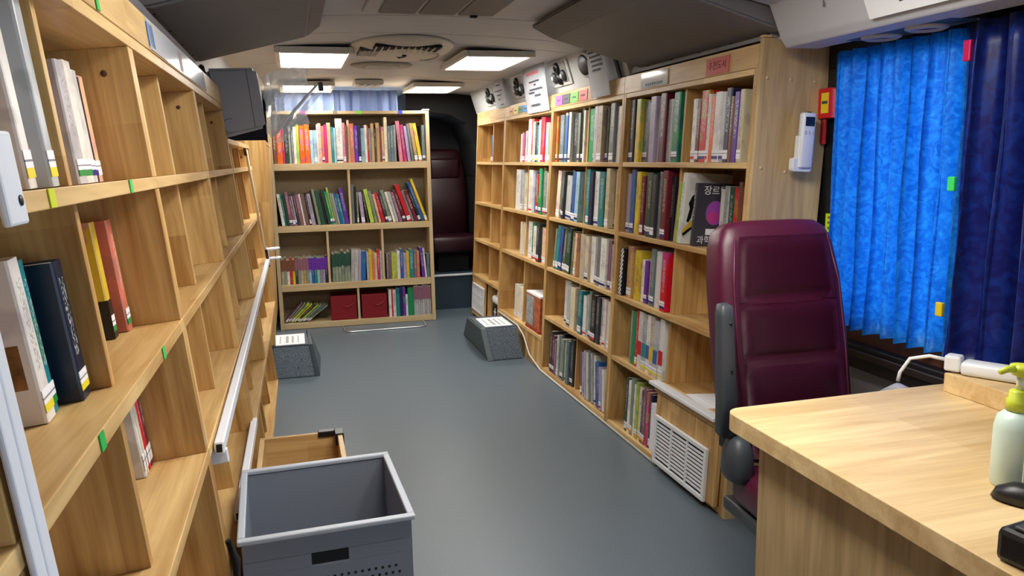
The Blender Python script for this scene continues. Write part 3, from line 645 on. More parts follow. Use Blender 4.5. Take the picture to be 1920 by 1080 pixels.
shelf_row(RIGHT, -3.42, -3.06, .683, .292, 'yellow:1.5:.84 white:.8:.7 purple:.8:.7 peach:.9:.72 slate:1:.92 white:1:.86 white:.9:.88 red:1.1:.92', 'third row, cell beside the checkered spine', G, .2, .012, .03, ('blue', 'blue', 'orange'))
# fourth row
shelf_row(RIGHT, -5.44, -5.23, .215, .44, 'white:1:.52 cream:1.4:.54 white:.8:.54', 'low cell left of the boxed set', G, .2, .03, .02, ('white',))
shelf_row(RIGHT, -4.39, -4.15, .371, .29, 'white:1.4:.93 light_gray:.8:.9 cream:1:.88', 'right wall fourth row, cell holding three pale books', G, .22, .012, .03, ('dark', 'white'))
shelf_row(RIGHT, -4.10, -3.64, .371, .29, 'teal:1.3:.86 white:1.1:.8 light_gray:.9:.84 sage:.8:.92 black:1.5:.9 charcoal:1:.86 light_gray:.8:.9 white:.8:.88 pink:.7:.86 white:.9:.9', 'right wall fourth row, cell with black books', G, .2, .012, .04, ('red', 'dark', 'white'))
shelf_row(RIGHT, -3.40, -3.055, .371, .29, 'sage:.5:.9 green:1:.92 red:.6:.94 white:1:.92 light_gray:1:.93 white:1:.92 cream:1:.93 light_gray:1:.92 white:1:.93', 'right wall fourth row, banded series cell', G, .2, .012, .02, ('yellow',))
# fifth row
shelf_row(RIGHT, -4.55, -4.16, .03, .318, 'charcoal:1:.8 maroon:1:.78 mauve:.9:.72 light_gray:.8:.8 black:.8:.86 sage:1.2:.8 white:.9:.76 slate:1:.84 charcoal:1.1:.86', 'right wall bottom row, farthest filled cell', G, .2, .012, .03, ('white', 'dark'))
shelf_row(RIGHT, -4.05, -3.64, .03, .318, 'mauve:.8:.78:6 lilac:.7:.78:6 white:.8:.82:7 light_gray:.8:.82:7 white:.7:.82:7 gray:.8:.86:7 light_gray:.8:.84:8 white:.9:.82:8 black:.7:.76:8 blue:1.2:.8:8 lilac:.9:.7:8 white:.8:.7:8 cream:.7:.68:8', 'right wall bottom row, leaning cell', G, .2, .012, .04, ('white', 'blue', 'red'))
shelf_row(RIGHT, -3.40, -3.12, .03, .318, 'dark_green:.8:.86 white:.9:.84 sage:.9:.86 white:.8:.82 lime:.9:.84 cream:.8:.82 charcoal:.7:.78 mauve:.9:.84 magenta:.9:.8 navy:.7:.8', 'bottom row beside white file box', G, .2, .012, .02, ('orange', 'orange', 'white'))
# checkered book and plain tan box beside it
cb = book(RIGHT @ T(-3.555, .012, .6865) @ RY(math.radians(3)), .03, .235, .17, 'black', 'black and white checkered spine book on the third row', G)
bm = bmesh.new()
for i in range(3):
    for j in range(22):
        if (i+j) % 2 == 0: box_bm(.0005+i*.0097, .01+i*.0097, -.0009, .0002, .002+j*.0105, .0125+j*.0105, bm=bm)
obj('checker_print', bm_mesh(bm), M_paper, cb)
book(RIGHT @ T(-3.505, .03, .6845), .055, .25, .19, 'tan', 'thick tan box-like book right of the checkered spine', G, 'white')
# boxed set at low cell
bs = empty('boxed_set', RIGHT @ T(-5.07, .012, .2165), 'boxed book set with orange side and white top', 'box')
box('slipcase', bs, mat('box_orange', (178, 92, 48), .5, noise=.5, nscale=30), (0, .30, 0, .2, .012, .235), .002)
box('lid', bs, M_paper, (-.002, .302, -.002, .202, .2355, .25), .002)
box('base', bs, mat('box_red', (150, 30, 50), .5), (-.002, .302, -.002, .202, 0, .0115), .001)
box('front_label', bs, mat('box_gray', (150, 156, 158), .5, noise=.4, nscale=40), (.01, .17, -.003, -.0005, .03, .225))
# science book with big cover to the camera, and the white figure book
def facing(M, wd, H, D, c, label):
    o = book(M, wd, H, D, c, label, G, None); return o
A = math.radians(-5)
fb = facing(RIGHT @ T(-2.965, -.003, 1.0035) @ RY(math.radians(5)), .03, .295, .215, 'white', 'large white picture book with a dark figure, beside the science book')
Fc = T(.0302, 0, 0) @ RZ(math.radians(90)) @ RX(math.radians(90))     # cover plane: x -> depth, y -> height
def cover_poly(o, name, pts, material, t=.0311):
    bm = bmesh.new(); A_ = [bm.verts.new((t, x, y)) for x, y in pts]; B_ = [bm.verts.new((t-.0008, x, y)) for x, y in pts]
    n = len(pts); bm.faces.new(A_); bm.faces.new(B_[::-1])
    for i in range(n): bm.faces.new((A_[i], B_[i], B_[(i+1) % n], A_[(i+1) % n]))
    obj(name, bm_mesh(bm), material, o)
cover_poly(fb, 'figure_print', [(.02, .095), (.03, .15), (.022, .17), (.035, .2), (.05, .215), (.062, .205), (.055, .185), (.06, .16), (.045, .15), (.04, .11), (.03, .09)], M_black)
cover_poly(fb, 'yellow_print', [(.004, .055), (.01, .045), (.06, .09), (.06, .105), (.035, .095)], mat('cover_yellow', (214, 176, 60), .5))
cover_poly(fb, 'dark_print', [(.006, .045), (.012, .032), (.05, .065), (.055, .08)], M_black)
sb = facing(RIGHT @ T(-2.878, .012, 1.0025) @ RY(math.radians(3)), .022, .255, .17, 'charcoal', 'dark science book with purple circle, cover turned to camera')
sb.color = (*lin((58, 58, 70))[:3], 1); t_ = .0231
cover_poly(sb, 'circle_print', [(.09+.042*math.cos(k*math.pi/12), .135+.05*math.sin(k*math.pi/12)) for k in range(24)], mat('cover_purple', (150, 70, 170), .4), t_)
cover_poly(sb, 'circle_shade', [(.082+.026*math.cos(k*math.pi/8), .118+.026*math.sin(k*math.pi/8)) for k in range(16)], mat('cover_magenta', (190, 60, 140), .4), t_+.0004)
cover_poly(sb, 'panel_print', [(.055, .045), (.15, .045), (.15, .07), (.055, .07)], M_paper, t_)
text('title', sb, M_paper, '장르틱', .04, T(t_, .085, .225) @ RZ(math.radians(90)) @ RX(math.radians(90)))
text('title', sb, M_paper, '과학', .036, T(t_, .05, .022) @ RZ(math.radians(90)) @ RX(math.radians(90)))
cover_poly(sb, 'number_print', [(.085, .006), (.15, .006), (.15, .03), (.085, .03)], mat('cover_navy', (36, 36, 120), .5), t_)
shelf_row(RIGHT, -3.017, -2.968, .999, .315, 'pink:.6:.86:-5 lime:.7:.8:-5', 'second row, left of white picture book', G, .2, .004, .01, None)
shelf_row(RIGHT, -2.825, -2.60, .999, .315, 'white:.9:.76 light_gray:.8:.8 dark_green:.9:.8 red:.6:.78 brown:.7:.86 maroon:.8:.8 red:.8:.84', 'second row, right of science book', G, .14, .10, .02, ('white', 'blue'))
# colour bands on the banded series
for o in [b for b in ALLBOOKS if 'banded series' in b['label']][3:]:
    c = random.choice(['teal', 'red', 'yellow', 'navy', 'blue', 'orange']); H = max(v.co.z for v in o.data.vertices); t = max(v.co.x for v in o.data.vertices)
    box('printed_band', o, mat('band_'+c, CLR[c], .35), (t*.02, t*.98, -.0004, .0002, H*.24, H*.48))
# first-aid style pouch, small grille, file box, loose papers
pc = empty('first_aid_pouch', RIGHT @ T(-6.02, .02, .0415), 'black pouch with white cross and white top, far right low cell', 'pouch')
box('body', pc, M_black, (0, .24, 0, .16, 0, .17), .02, smooth=True)
box('flap', pc, M_white, (.0, .24, -.004, .16, .172, .235), .018, smooth=True)
box('bottle_cap', pc, M_white, (.03, .1, .03, .1, .236, .27), .01)
bm = box_bm(.10, .112, -.003, .001, .08, .14); box_bm(.076, .136, -.003, .001, .104, .116, bm=bm); obj('cross', bm_mesh(bm), M_white, pc)
lathe('emblem', pc, M_white, [(.04, 0), (.04, .003), (.001, .0035)], 24, T(.12, .0012, .035) @ RX(math.radians(90)))
def grille(name, M, W_, H_, nx, nz, label, cat, grp=None, vertical=False, bar=.012):
    e = empty(name, M, label, cat, grp)
    box('recess', e, M_blackm, (.004, W_-.004, -.004, -.001, .004, H_-.004))
    f = .018
    for d in ((0, W_, 0, f), (0, W_, H_-f, H_), (0, f, f, H_-f), (W_-f, W_, f, H_-f)): box('frame_bar', e, M_white, (d[0], d[1], -.014, 0, d[2], d[3]), .002)
    for i in range(1, nx): x = f+(W_-2*f)*i/nx; box('upright', e, M_white, (x-bar/2, x+bar/2, -.0125, -.004, f, H_-f), .001)
    for j in range(1, nz): z = f+(H_-2*f)*j/nz; box('slat', e, M_white, (f, W_-f, -.011, -.004, z-bar/2, z+bar/2), .001)
    return e
box('lower_front', U1, WZ, (.022, .44, .004, .018, .041, .348))
grille('vent_grille', RIGHT @ T(-6.60, .003, .06), .40, .235, 12, 3, 'small white vent grille low in the farthest right bookcase', 'grille', 'white grilles', bar=.01)
fb_ = empty('magazine_file', RIGHT @ T(-3.112, .01, .0315), 'white magazine file box with dark finger holes, bottom row', 'file box')
box('body', fb_, M_paper, (0, .065, 0, .2, 0, .225), .002)
for z in (.07, .12, .17): lathe('finger_hole', fb_, M_black, [(.013, 0), (.013, .0008), (.001, .001)], 16, T(.0652, .05, z) @ RY(math.radians(90)))
# air-conditioner panel below U4 right half
ac = empty('aircon_cabinet', RIGHT @ T(-3.0, -.004, 0), 'wooden air-conditioner cabinet front with white ledge strip', 'cabinet')
box('front_panel', ac, WZ, (0, .512, -.018, 0, .032, .345), .001)
box('ledge_strip', ac, M_white, (-.03, .514, -.05, -.002, .3725, .388), .003)
box('ledge_board', ac, WX, (-.01, .513, -.03, -.0005, .347, .3715), .001)
grille('vent_grille', RIGHT @ T(-2.985, -.0235, .03), .44, .215, 3, 11, 'large white slatted grille on the air-conditioner cabinet', 'grille', 'white grilles', bar=.008)
for i in range(3):
    o = box('loose_sheet', None, M_paper, (0, .2, 0, .14, 0, .0012)); o.matrix_world = RIGHT @ T(-2.85+.05*i, .03+.02*i, .3718+.0016*i) @ RZ(.12*i-.1)
    tag(o, ('lowest', 'middle', 'topmost')[i]+' loose paper sheet in the low cell behind the seat', 'paper', 'loose papers in the low cell')

# ------------------------------------------------------------------ books: left bookcases
G = 'books on the left bookcases'
def lb(s, d, h, t, H, D, c, lean, label, st='green'):
    return book(LEFT @ T(s, d, h+.0015) @ RY(-math.radians(lean)), t, H, D, c, label, G, st)
lb(1.028, .04, 1.352, .03, .232, .18, 'white', 2, 'tall white-spined book with black lettering, nearest on top left shelf', 'yellow')
lb(1.10, .035, 1.352, .03, .234, .18, 'light_gray', 1, 'tall gray and white book leaning by the near divider, top left shelf', 'yellow')
for i, (c, t, H) in enumerate((('light_gray', .05, .195), ('white', .046, .2), ('white', .036, .19), ('black', .02, .182), ('peach', .034, .186))):
    lb(1.395+sum((.0515, .0475, .0375, .0215, .0355)[:i]), .075+.002*i, 1.352, t, H, .15, c, 1, '%s book, %s of the group in the second bay of top left shelf' % (c.replace('_', ' '), ordw(i)), ('green', 'green', 'blue', 'blue', 'white')[i])
lb(2.05, .09, 1.352, .012, .19, .15, 'light_gray', 0, 'single thin pale book standing alone on the top left shelf', 'white')
wbk = lb(1.012, .072, 1.075, .034, .2, .17, 'white', 3, 'white book with orange box photo on its cover, second left shelf', 'yellow')
box('cover_photo', wbk, mat('cover_photo', (150, 104, 62), .4, noise=.7, nscale=22), (-.0006, .0002, .012, .155, .045, .1))
lb(1.050, .075, 1.075, .02, .195, .16, 'teal', 3, 'teal and white spined book beside the navy one, second left shelf', 'green')
nv = lb(1.094, .052, 1.075, .036, .184, .17, 'navy', 2, 'thick navy book against the divider, second left shelf', 'yellow')
nv.color = (*lin((16, 26, 54))[:3], 1)
yb = lb(1.50, .098, 1.075, .024, .21, .15, 'yellow', 1, 'yellow book with black foot, second left shelf', 'green')
box('printed_band', yb, M_black, (-.0004, .0244, -.0004, .06, .0, .07))
lb(1.556, .085, 1.075, .03, .208, .15, 'coral', 1, 'coral red book with white spine, second left shelf', 'green')
lb(1.975, .1, 1.075, .011, .19, .15, 'white', 0, 'thin white book alone in the third bay, second left shelf', 'white')
for i, (c, t) in enumerate((('white', .014), ('cream', .012), ('red', .016), ('maroon', .02))):
    lb(1.52+.019*i, .1, .80, t, .225, .155, c, 2, '%s book, %s in the small group on the third left shelf' % (c, ordw(i)), 'white')
for i, (c, t) in enumerate((('lime', .02), ('maroon', .022), ('red', .015))):
    lb(1.055+.028*i, .07, .525, t, .24, .16, c, 3, '%s book, %s in the low group at the left edge' % (c, ordw(i)), 'white')

# ------------------------------------------------------------------ rails and strap on the left shelves
ra = empty('retaining_rail', (0, 0, 0), 'long white rail running along the front of the left shelves', 'rail')
def railbar(e, p, q, w_, h_, M_=M_rail):
    p, q = Vector(p), Vector(q); d = (q-p); Lg = d.length; d.normalize()
    x = d.cross(Vector((0, 0, 1))).normalized(); z = x.cross(d)
    M = Matrix((x, d, z)).transposed().to_4x4(); M.translation = p
    box('bar', e, M_, (-w_/2, w_/2, 0, Lg, -h_/2, h_/2), .003, M)
    o = box('end_hole', e, M_black, (-w_*.3, w_*.3, -.001, .004, -h_*.32, h_*.32), .001, M)
def Lw(s, d, h): return LEFT @ Vector((s, d, h))
railbar(ra, Lw(1.66, -.014, .782), Lw(4.66, -.014, .812), .02, .028)
box('support', ra, M_rail, (-.008, .008, -.02, .02, -.03, 0), .002, LEFT @ T(1.69, -.005, .77))
r2 = empty('loose_rail', (0, 0, 0), 'short white rail lying on the lower left shelf edge', 'rail')
railbar(r2, Lw(1.85, .0, .541), Lw(2.56, .0, .541), .02, .026)
bk = empty('rail_clamp', LEFT @ T(4.66, -.012, .83), 'white plastic clamp at the far end of the long rail', 'clamp')
box('plate', bk, M_white, (-.035, .035, -.012, 0, -.05, .055), .006)
box('pad', bk, M_black, (-.045, -.0355, -.012, .004, -.05, .05), .003)
for z in (.045, -.01): tube('ring', bk, M_white, [(.03*math.cos(t), -.042+.03*math.sin(t), z) for t in [k*math.pi/6 for k in range(13)]], .007, 8)
stp = empty('cream_strap', (0, 0, 0), 'thin cream strap hanging down to the white clamp', 'strap')
tube('cord', stp, mat('cream_strap', (232, 214, 180), .6), [Lw(4.42, -.012, 1.44), Lw(4.46, -.012, 1.2), Lw(4.53, -.012, .93), Lw(4.62, -.012, .885)], .008, 6)
box('buckle', stp, M_knot, (-.03, .05, -.014, -.001, -.02, .02), .003, LEFT @ T(4.40, 0, 1.43))

# ------------------------------------------------------------------ monitor and plastic wrap on the low-topped unit
mo = empty('monitor', LEFT @ T(3.52, .045, 1.483) @ RZ(math.radians(-3)), 'gray monitor housing with black side standing on the left shelves', 'monitor')
pts = [(-.215, .0), (-.21, .02), (.03, .05), (.03, .0)]
bm = bmesh.new()
# housing: near face toward camera; local x along the bus, y toward the wall, z up
fv = [(0, -.205, .02), (0, -.03, -.002), (0, .0, .285), (0, -.2, .27)]
bv = [(.26, -.18, .05), (.26, .02, .0), (.26, .03, .27), (.26, -.19, .25)]
A_ = [bm.verts.new(v) for v in fv]; B_ = [bm.verts.new(v) for v in bv]
bm.faces.new(A_); bm.faces.new(B_[::-1])
for i in range(4): bm.faces.new((A_[i], B_[i], B_[(i+1) % 4], A_[(i+1) % 4]))
bmesh.ops.recalc_face_normals(bm, faces=bm.faces); bmesh.ops.bevel(bm, geom=bm.edges[:], offset=.014, segments=3, affect='EDGES')
obj('housing', bm_mesh(bm), M_mgray, mo)
bm = bmesh.new()
fv = [(-.004, -.026, -.004), (-.004, .012, -.004), (-.004, .022, .30), (-.004, .0, .30)]
A_ = [bm.verts.new(v) for v in fv]; B_ = [bm.verts.new((v[0]+.26, v[1]+.04, v[2])) for v in fv]
bm.faces.new(A_); bm.faces.new(B_[::-1])
for i in range(4): bm.faces.new((A_[i], B_[i], B_[(i+1) % 4], A_[(i+1) % 4]))
bmesh.ops.recalc_face_normals(bm, faces=bm.faces); bmesh.ops.bevel(bm, geom=bm.edges[:], offset=.005, segments=2, affect='EDGES')
obj('screen_bezel', bm_mesh(bm), M_black, mo)
box('seam', mo, M_dgray, (-.0012, .004, -.162, -.160, .03, .268))
tube('ring_mark', mo, M_dgray, [(-.001, -.06+.028*math.cos(t), .045+.028*math.sin(t)) for t in [k*math.pi/8-1.9 for k in range(11)]], .0012, 5)
pw = mat('clear_plastic', (226, 234, 240), .12, alpha=.5, spec=.8)
pb = empty('plastic_bag', LEFT @ T(3.75, -.2, 1.46), 'crumpled clear plastic wrap standing behind the gray monitor', 'bag')
def crumple(name, o, u, v, nu, nv, amp, seed):
    random.seed(seed); bm = bmesh.new(); o, u, v = Vector(o), Vector(u), Vector(v); n = u.cross(v).normalized()
    g = [[bm.verts.new(o+u*i/nu+v*j/nv+n*random.uniform(-amp, amp)) for i in range(nu+1)] for j in range(nv+1)]
    for j in range(nv):
        for i in range(nu): bm.faces.new((g[j][i], g[j][i+1], g[j+1][i+1], g[j+1][i]))
    bmesh.ops.solidify(bm, geom=bm.faces[:], thickness=.0012)
    obj(name, bm_mesh(bm), pw, pb)
def Pw(x, y, z): return pb.matrix_world.inverted() @ Vector((x, y, z))
def crw(name, a, b, c, nu, nv, amp, seed):
    a, b, c = Pw(*a), Pw(*b), Pw(*c); crumple(name, a, b-a, c-a, nu, nv, amp, seed)
crw('sheet', (-.096, 3.83, 1.495), (.096, 4.02, 1.552), (-.088, 3.83, 1.772), 7, 7, .012, 3)
crw('fold', (-.067, 3.78, 1.456), (.154, 3.92, 1.724), (-.03, 3.80, 1.456), 7, 2, .004, 5)
crw('flap', (-.085, 3.72, 1.475), (-.05, 3.82, 1.50), (-.10, 3.72, 1.744), 3, 6, .008, 6)
tube('roll_edge', pb, mat('plastic_edge', (235, 240, 246), .3), [Pw(-.067, 3.77, 1.485), Pw(.038, 3.83, 1.61), Pw(.144, 3.90, 1.728)], .007, 8)
box('clip', pb, M_black, (-.02, .02, -.012, .012, -.02, .02), .004, T(*Pw(.16, 3.93, 1.72)))
random.seed(11)

# ------------------------------------------------------------------ carpeted step boxes, floor hatch handle
def hexa(name, parent, material, lo, hi, bev=.006):
    bm = bmesh.new(); A_ = [bm.verts.new(v) for v in lo]; B_ = [bm.verts.new(v) for v in hi]
    bm.faces.new(A_[::-1]); bm.faces.new(B_)
    for i in range(4): bm.faces.new((A_[i], A_[(i+1) % 4], B_[(i+1) % 4], B_[i]))
    bmesh.ops.recalc_face_normals(bm, faces=bm.faces)
    if bev: bmesh.ops.bevel(bm, geom=bm.edges[:], offset=bev, segments=2, affect='EDGES')
    return obj(name, bm_mesh(bm), material, parent)
def notice(parent, x0, x1, y0, y1, z, rot=0):
    box('paper', parent, M_paper, (x0, x1, y0, y1, z, z+.0015))
    bm = bmesh.new()
    for i in range(4):
        for j in range(8): q = .03*((i*5+j*3) % 3); box_bm(x0+(x1-x0)*(.16+.2*i), x0+(x1-x0)*(.2+.2*i+q), y0+(y1-y0)*(.16+.085*j), y0+(y1-y0)*(.2+.085*j), z+.0016, z+.002, bm=bm)
    obj('paper_print', bm_mesh(bm), M_ink, parent)
st = empty('step_box', (-.185, 5.02, 0), 'carpeted gray step box with notice beside the left shelves', 'step', 'carpeted step boxes')
hexa('body', st, M_carpet, [(0, 0, .001), (.27, 0, .001), (.29, .5, .001), (0, .5, .001)], [(0, .03, .205), (.235, .03, .205), (.225, .46, .205), (0, .46, .205)])
hexa('edge_trim', st, M_carpd, [(.252, -.004, .001), (.282, -.004, .001), (.304, .5, .001), (.28, .5, .001)], [(.222, .024, .209), (.246, .024, .209), (.236, .46, .209), (.21, .46, .209)], .003)
box('top_mat', st, M_carpd, (0, .222, .03, .46, .2055, .209), .001)
notice(st, .012, .2, .05, .36, .2095)
s2 = empty('step_box', (1.18, 5.0, 0), 'carpeted gray step box with notice beside the right shelves', 'step', 'carpeted step boxes')
hexa('body', s2, M_carpet, [(.045, 0, .001), (.286, 0, .001), (.28, .86, .001), (.06, .86, .001)], [(.0, .03, .222), (.245, .03, .222), (.235, .42, .222), (-.005, .42, .222)])
hexa('side_mat', s2, M_carpd, [(.032, -.004, .001), (.044, -.004, .001), (.059, .87, .001), (.045, .87, .001)], [(-.012, .02, .226), (.0, .02, .226), (-.006, .42, .226), (-.02, .42, .226)], .003)
hexa('edge_trim', s2, mat('trim_gray', (126, 138, 146), .5), [(.03, -.006, .001), (.066, -.006, .001), (.066, .012, .001), (.03, .012, .001)], [(-.012, .02, .227), (.022, .02, .227), (.022, .038, .227), (-.012, .038, .227)], .003)
box('top_mat', s2, M_carpd, (.0, .24, .036, .42, .2225, .2265), .001)
notice(s2, .03, .225, .06, .36, .227)
tm = empty('floor_trim', (0, 0, 0), 'pale trim line along the foot of the right shelves', 'trim', kind='structure')
pr = [RIGHT @ Vector((s_, -.006, h_)) for s_, h_ in ((-3.0, .006), (-4.66, .006), (-4.9, .05), (-5.05, .15), (-5.2, .19), (-5.74, .195))]
tube('bead', tm, mat('trim_pale', (206, 204, 194), .5), pr, .006, 6)
tm2 = empty('floor_trim', (0, 0, 0), 'pale trim line along the foot of the left shelves', 'trim', kind='structure')
box('bead', tm2, mat('trim_pale'), (-.203, -.191, .8, 5.0, 0, .012), .002)
fh = empty('floor_hatch_handle', (.67, 6.25, 0), 'white U-shaped floor hatch trim before the rear bookcase', 'handle')
hp = [(-.335, .24, .006), (-.33, .08, .006)] + [(-.33+.06-.06*math.cos(t), .06-.06*math.sin(t), .006) for t in [k*math.pi/10 for k in range(6)]] + [(.27+.06*math.sin(t), .06-.06*math.cos(t), .006) for t in [k*math.pi/10 for k in range(6)]] + [(.335, .24, .006)]
tube('bar', fh, M_chrome, hp, .007, 8)
box('plate', fh, M_floor, (-.32, .32, .01, .24, .0005, .004), .001)

# ------------------------------------------------------------------ rear: platform, seats, dark rear hood, curtains
pf = empty('rear_platform', (0, 0, 0), 'dark raised platform with white edge beside the rear bookcase', 'platform', kind='structure')
box('base', pf, M_plat, (-.63, 1.89, 6.94, 7.88, 0.001, .31))
box('edge_strip', pf, M_white, (1.14, 1.6, 6.92, 6.945, .308, .326), .003)
def rseat(x, label):
    e = empty('bus_chair', (x, 7.3, .312), label, 'chair', 'dark rear bus seats')
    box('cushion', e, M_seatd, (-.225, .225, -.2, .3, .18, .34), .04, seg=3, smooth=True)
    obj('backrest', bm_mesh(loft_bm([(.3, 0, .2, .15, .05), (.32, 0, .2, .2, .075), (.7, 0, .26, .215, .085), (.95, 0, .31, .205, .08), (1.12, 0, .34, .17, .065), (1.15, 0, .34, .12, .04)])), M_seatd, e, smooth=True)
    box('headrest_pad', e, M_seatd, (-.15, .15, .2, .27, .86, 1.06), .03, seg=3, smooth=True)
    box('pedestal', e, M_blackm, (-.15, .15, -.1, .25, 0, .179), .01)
rseat(.95, 'dark burgundy rear seat mostly hidden by the rear bookcase')
rseat(1.43, 'dark burgundy rear seat in the gap beside the rear bookcase')
hd = empty('rear_hood', (0, 0, 0), 'black hood over the rear seats at the end of the ceiling', 'hood')
hp_ = [(1.02, 1.80), (1.2, 1.79), (1.42, 1.76), (1.57, 1.68), (1.65, 1.5), (1.67, 1.2), (1.88, 1.2), (1.88, 1.93), (1.02, 1.95)]
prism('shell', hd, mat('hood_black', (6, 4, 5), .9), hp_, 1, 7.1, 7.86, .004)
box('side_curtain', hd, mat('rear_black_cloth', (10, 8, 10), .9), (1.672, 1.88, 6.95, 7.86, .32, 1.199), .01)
def curtain(name, label, M, L_, H, folds, amp, material, n=None, flare=0.0, grp=None, seed=1):
    random.seed(seed); bm = bmesh.new(); n = n or folds*10; nz = 14
    ph = [random.uniform(-.5, .5) for _ in range(n+1)]
    rows = []
    for j in range(nz+1):
        z = H*j/nz; f = 1+flare*(1-j/nz); row = []
        for i in range(n+1):
            t = i/n; a = 2*math.pi*folds*t + .35*math.sin(3.1*z+t*9)
            y = amp*f*(math.sin(a)+.35*math.sin(2.3*a+1.7*z*.6+ph[0]*4)) + .004*math.sin(41*t+9*z)
            row.append(bm.verts.new((L_*t + amp*.35*math.sin(a*2), y, z + .006*math.sin(a)*(1 if j == 0 else 0))))
        rows.append(row)
    for j in range(nz):
        for i in range(n): bm.faces.new((rows[j][i], rows[j][i+1], rows[j+1][i+1], rows[j+1][i]))
    bmesh.ops.solidify(bm, geom=bm.faces[:], thickness=.0015)
    e = empty(name, M, label, 'curtain', grp)
    obj('cloth', bm_mesh(bm), material, e, smooth=True)
    return e
def cloth(name, c1, c2, rough=.45, scale=9):
    m = bpy.data.materials.new(name); m.use_nodes = True; nt = m.node_tree; b = nt.nodes['Principled BSDF']
    b.inputs['Roughness'].default_value = rough; b.inputs['Sheen Weight'].default_value = .25
    tc = nt.nodes.new('ShaderNodeTexCoord'); mp = nt.nodes.new('ShaderNodeMapping'); mp.inputs['Scale'].default_value = (scale*1.6, scale, scale*1.5)
    n = nt.nodes.new('ShaderNodeTexNoise'); n.inputs['Scale'].default_value = 3; n.inputs['Detail'].default_value = 3; n.inputs['Distortion'].default_value = 1.5
    r = nt.nodes.new('ShaderNodeValToRGB'); r.color_ramp.elements[0].position = .4; r.color_ramp.elements[1].position = .72
    r.color_ramp.elements[0].color = lin(c1); r.color_ramp.elements[1].color = lin(c2)
    nt.links.new(tc.outputs['Object'], mp.inputs[0]); nt.links.new(mp.outputs[0], n.inputs['Vector']); nt.links.new(n.outputs['Fac'], r.inputs[0]); nt.links.new(r.outputs[0], b.inputs['Base Color'])
    return m
def translucent(m, f):
    nt = m.node_tree; b = nt.nodes['Principled BSDF']; out = nt.nodes['Material Output']
    t = nt.nodes.new('ShaderNodeBsdfTranslucent'); mx = nt.nodes.new('ShaderNodeMixShader'); mx.inputs[0].default_value = f
    lk = b.inputs['Base Color'].links
    if lk: nt.links.new(lk[0].from_socket, t.inputs['Color'])
    else: t.inputs['Color'].default_value = b.inputs['Base Color'].default_value
    nt.links.new(b.outputs[0], mx.inputs[1]); nt.links.new(t.outputs[0], mx.inputs[2]); nt.links.new(mx.outputs[0], out.inputs[0])
    return m
M_azure = translucent(cloth('azure_brocade', (0, 134, 228), (52, 184, 252)), .27); M_navy = cloth('navy_brocade', (4, 22, 124), (14, 66, 178), .35, 5)
M_pale = mat('pale_blue_cloth', (158, 180, 226), .7)
rc = curtain('rear_curtain', 'pale blue pleated curtain hanging behind the rear bookcase', T(-.1, 6.885, 1.0), 1.02, .955, 10, .018, M_pale, seed=4)
w3 = empty('window_3', (0, 0, 0), 'rear window at the back end of the bus', 'window', kind='structure')
box('pane', w3, M_clear, (.1, 1.1, 7.94, 7.946, 1.4, 1.9))
for d in ((.06, 1.14, 1.37, 1.4), (.06, 1.14, 1.9, 1.93), (.06, .1, 1.4, 1.9), (1.1, 1.14, 1.4, 1.9)): box('window_frame', w3, M_black, (d[0], d[1], 7.88, 7.9, d[2], d[3]))

# ------------------------------------------------------------------ right window, curtains
w1 = empty('window_1', (0, 0, 0), 'clear side window letting daylight in behind the blue curtains', 'window', kind='structure')
box('pane', w1, M_clear, (1.915, 1.921, 1.82, 2.36, .795, 1.66))  # clear pane, so outside daylight glows through the azure cloth
box('printed_band', w1, mat('band_brown', (52, 42, 42), .2), (1.905, 1.925, 1.2, 2.36, .70, .7945))  # opaque over the lower glass, keeps the bright outside hidden
for d in ((1.2, 2.46, .615, .70), (1.2, 2.46, 1.66, 1.78)): box('window_frame', w1, M_black, (1.865, 1.94, d[0], d[1], d[2], d[3]), .004)
for d in ((2.365, 2.46), (1.2, 1.815)): box('window_frame', w1, M_black, (1.88, 1.94, d[0], d[1], .7755, 1.6595), .004)
box('pillar', w1, M_black, (1.865, 1.8795, 2.365, 2.46, .7005, 1.6595), .002)
box('sill_ridge', w1, mat('sill_brown', (40, 30, 30), .4), (1.85, 1.8645, 1.22, 2.3, .66, .685), .003)
FW = Matrix(((0, 1, 0, 0), (-1, 0, 0, 0), (0, 0, 1, 0), (0, 0, 0, 1)))   # x -> -Y, y -> +X
curtain('window_curtain', 'bright azure brocade curtain drawn across the side window', T(1.832, 2.37, .768) @ FW, .59, .935, 9, .019, M_azure, 150, .3, 'side window curtains', 2)
curtain('window_curtain', 'dark navy curtain gathered at the right edge of the view', T(1.79, 1.785, .76) @ FW, .75, .945, 8, .026, M_navy, 110, .35, 'side window curtains', 5)
for (s_, z, c, nm) in ((1.735, 1.60, (200, 20, 90), 'magenta'), (1.755, 1.255, (60, 220, 110), 'bright green'), (1.765, .90, (235, 205, 40), 'yellow')):
    o = box('curtain_clip', None, mat('clip_'+nm, c, .4), (-.006, .006, -.012, .012, 0, .055 if nm == 'magenta' else .04), .003); o.matrix_world = T(1.754, s_, z)
    tag(o, nm+' clip on the edge between azure and navy curtains', 'clip', 'curtain edge clips')
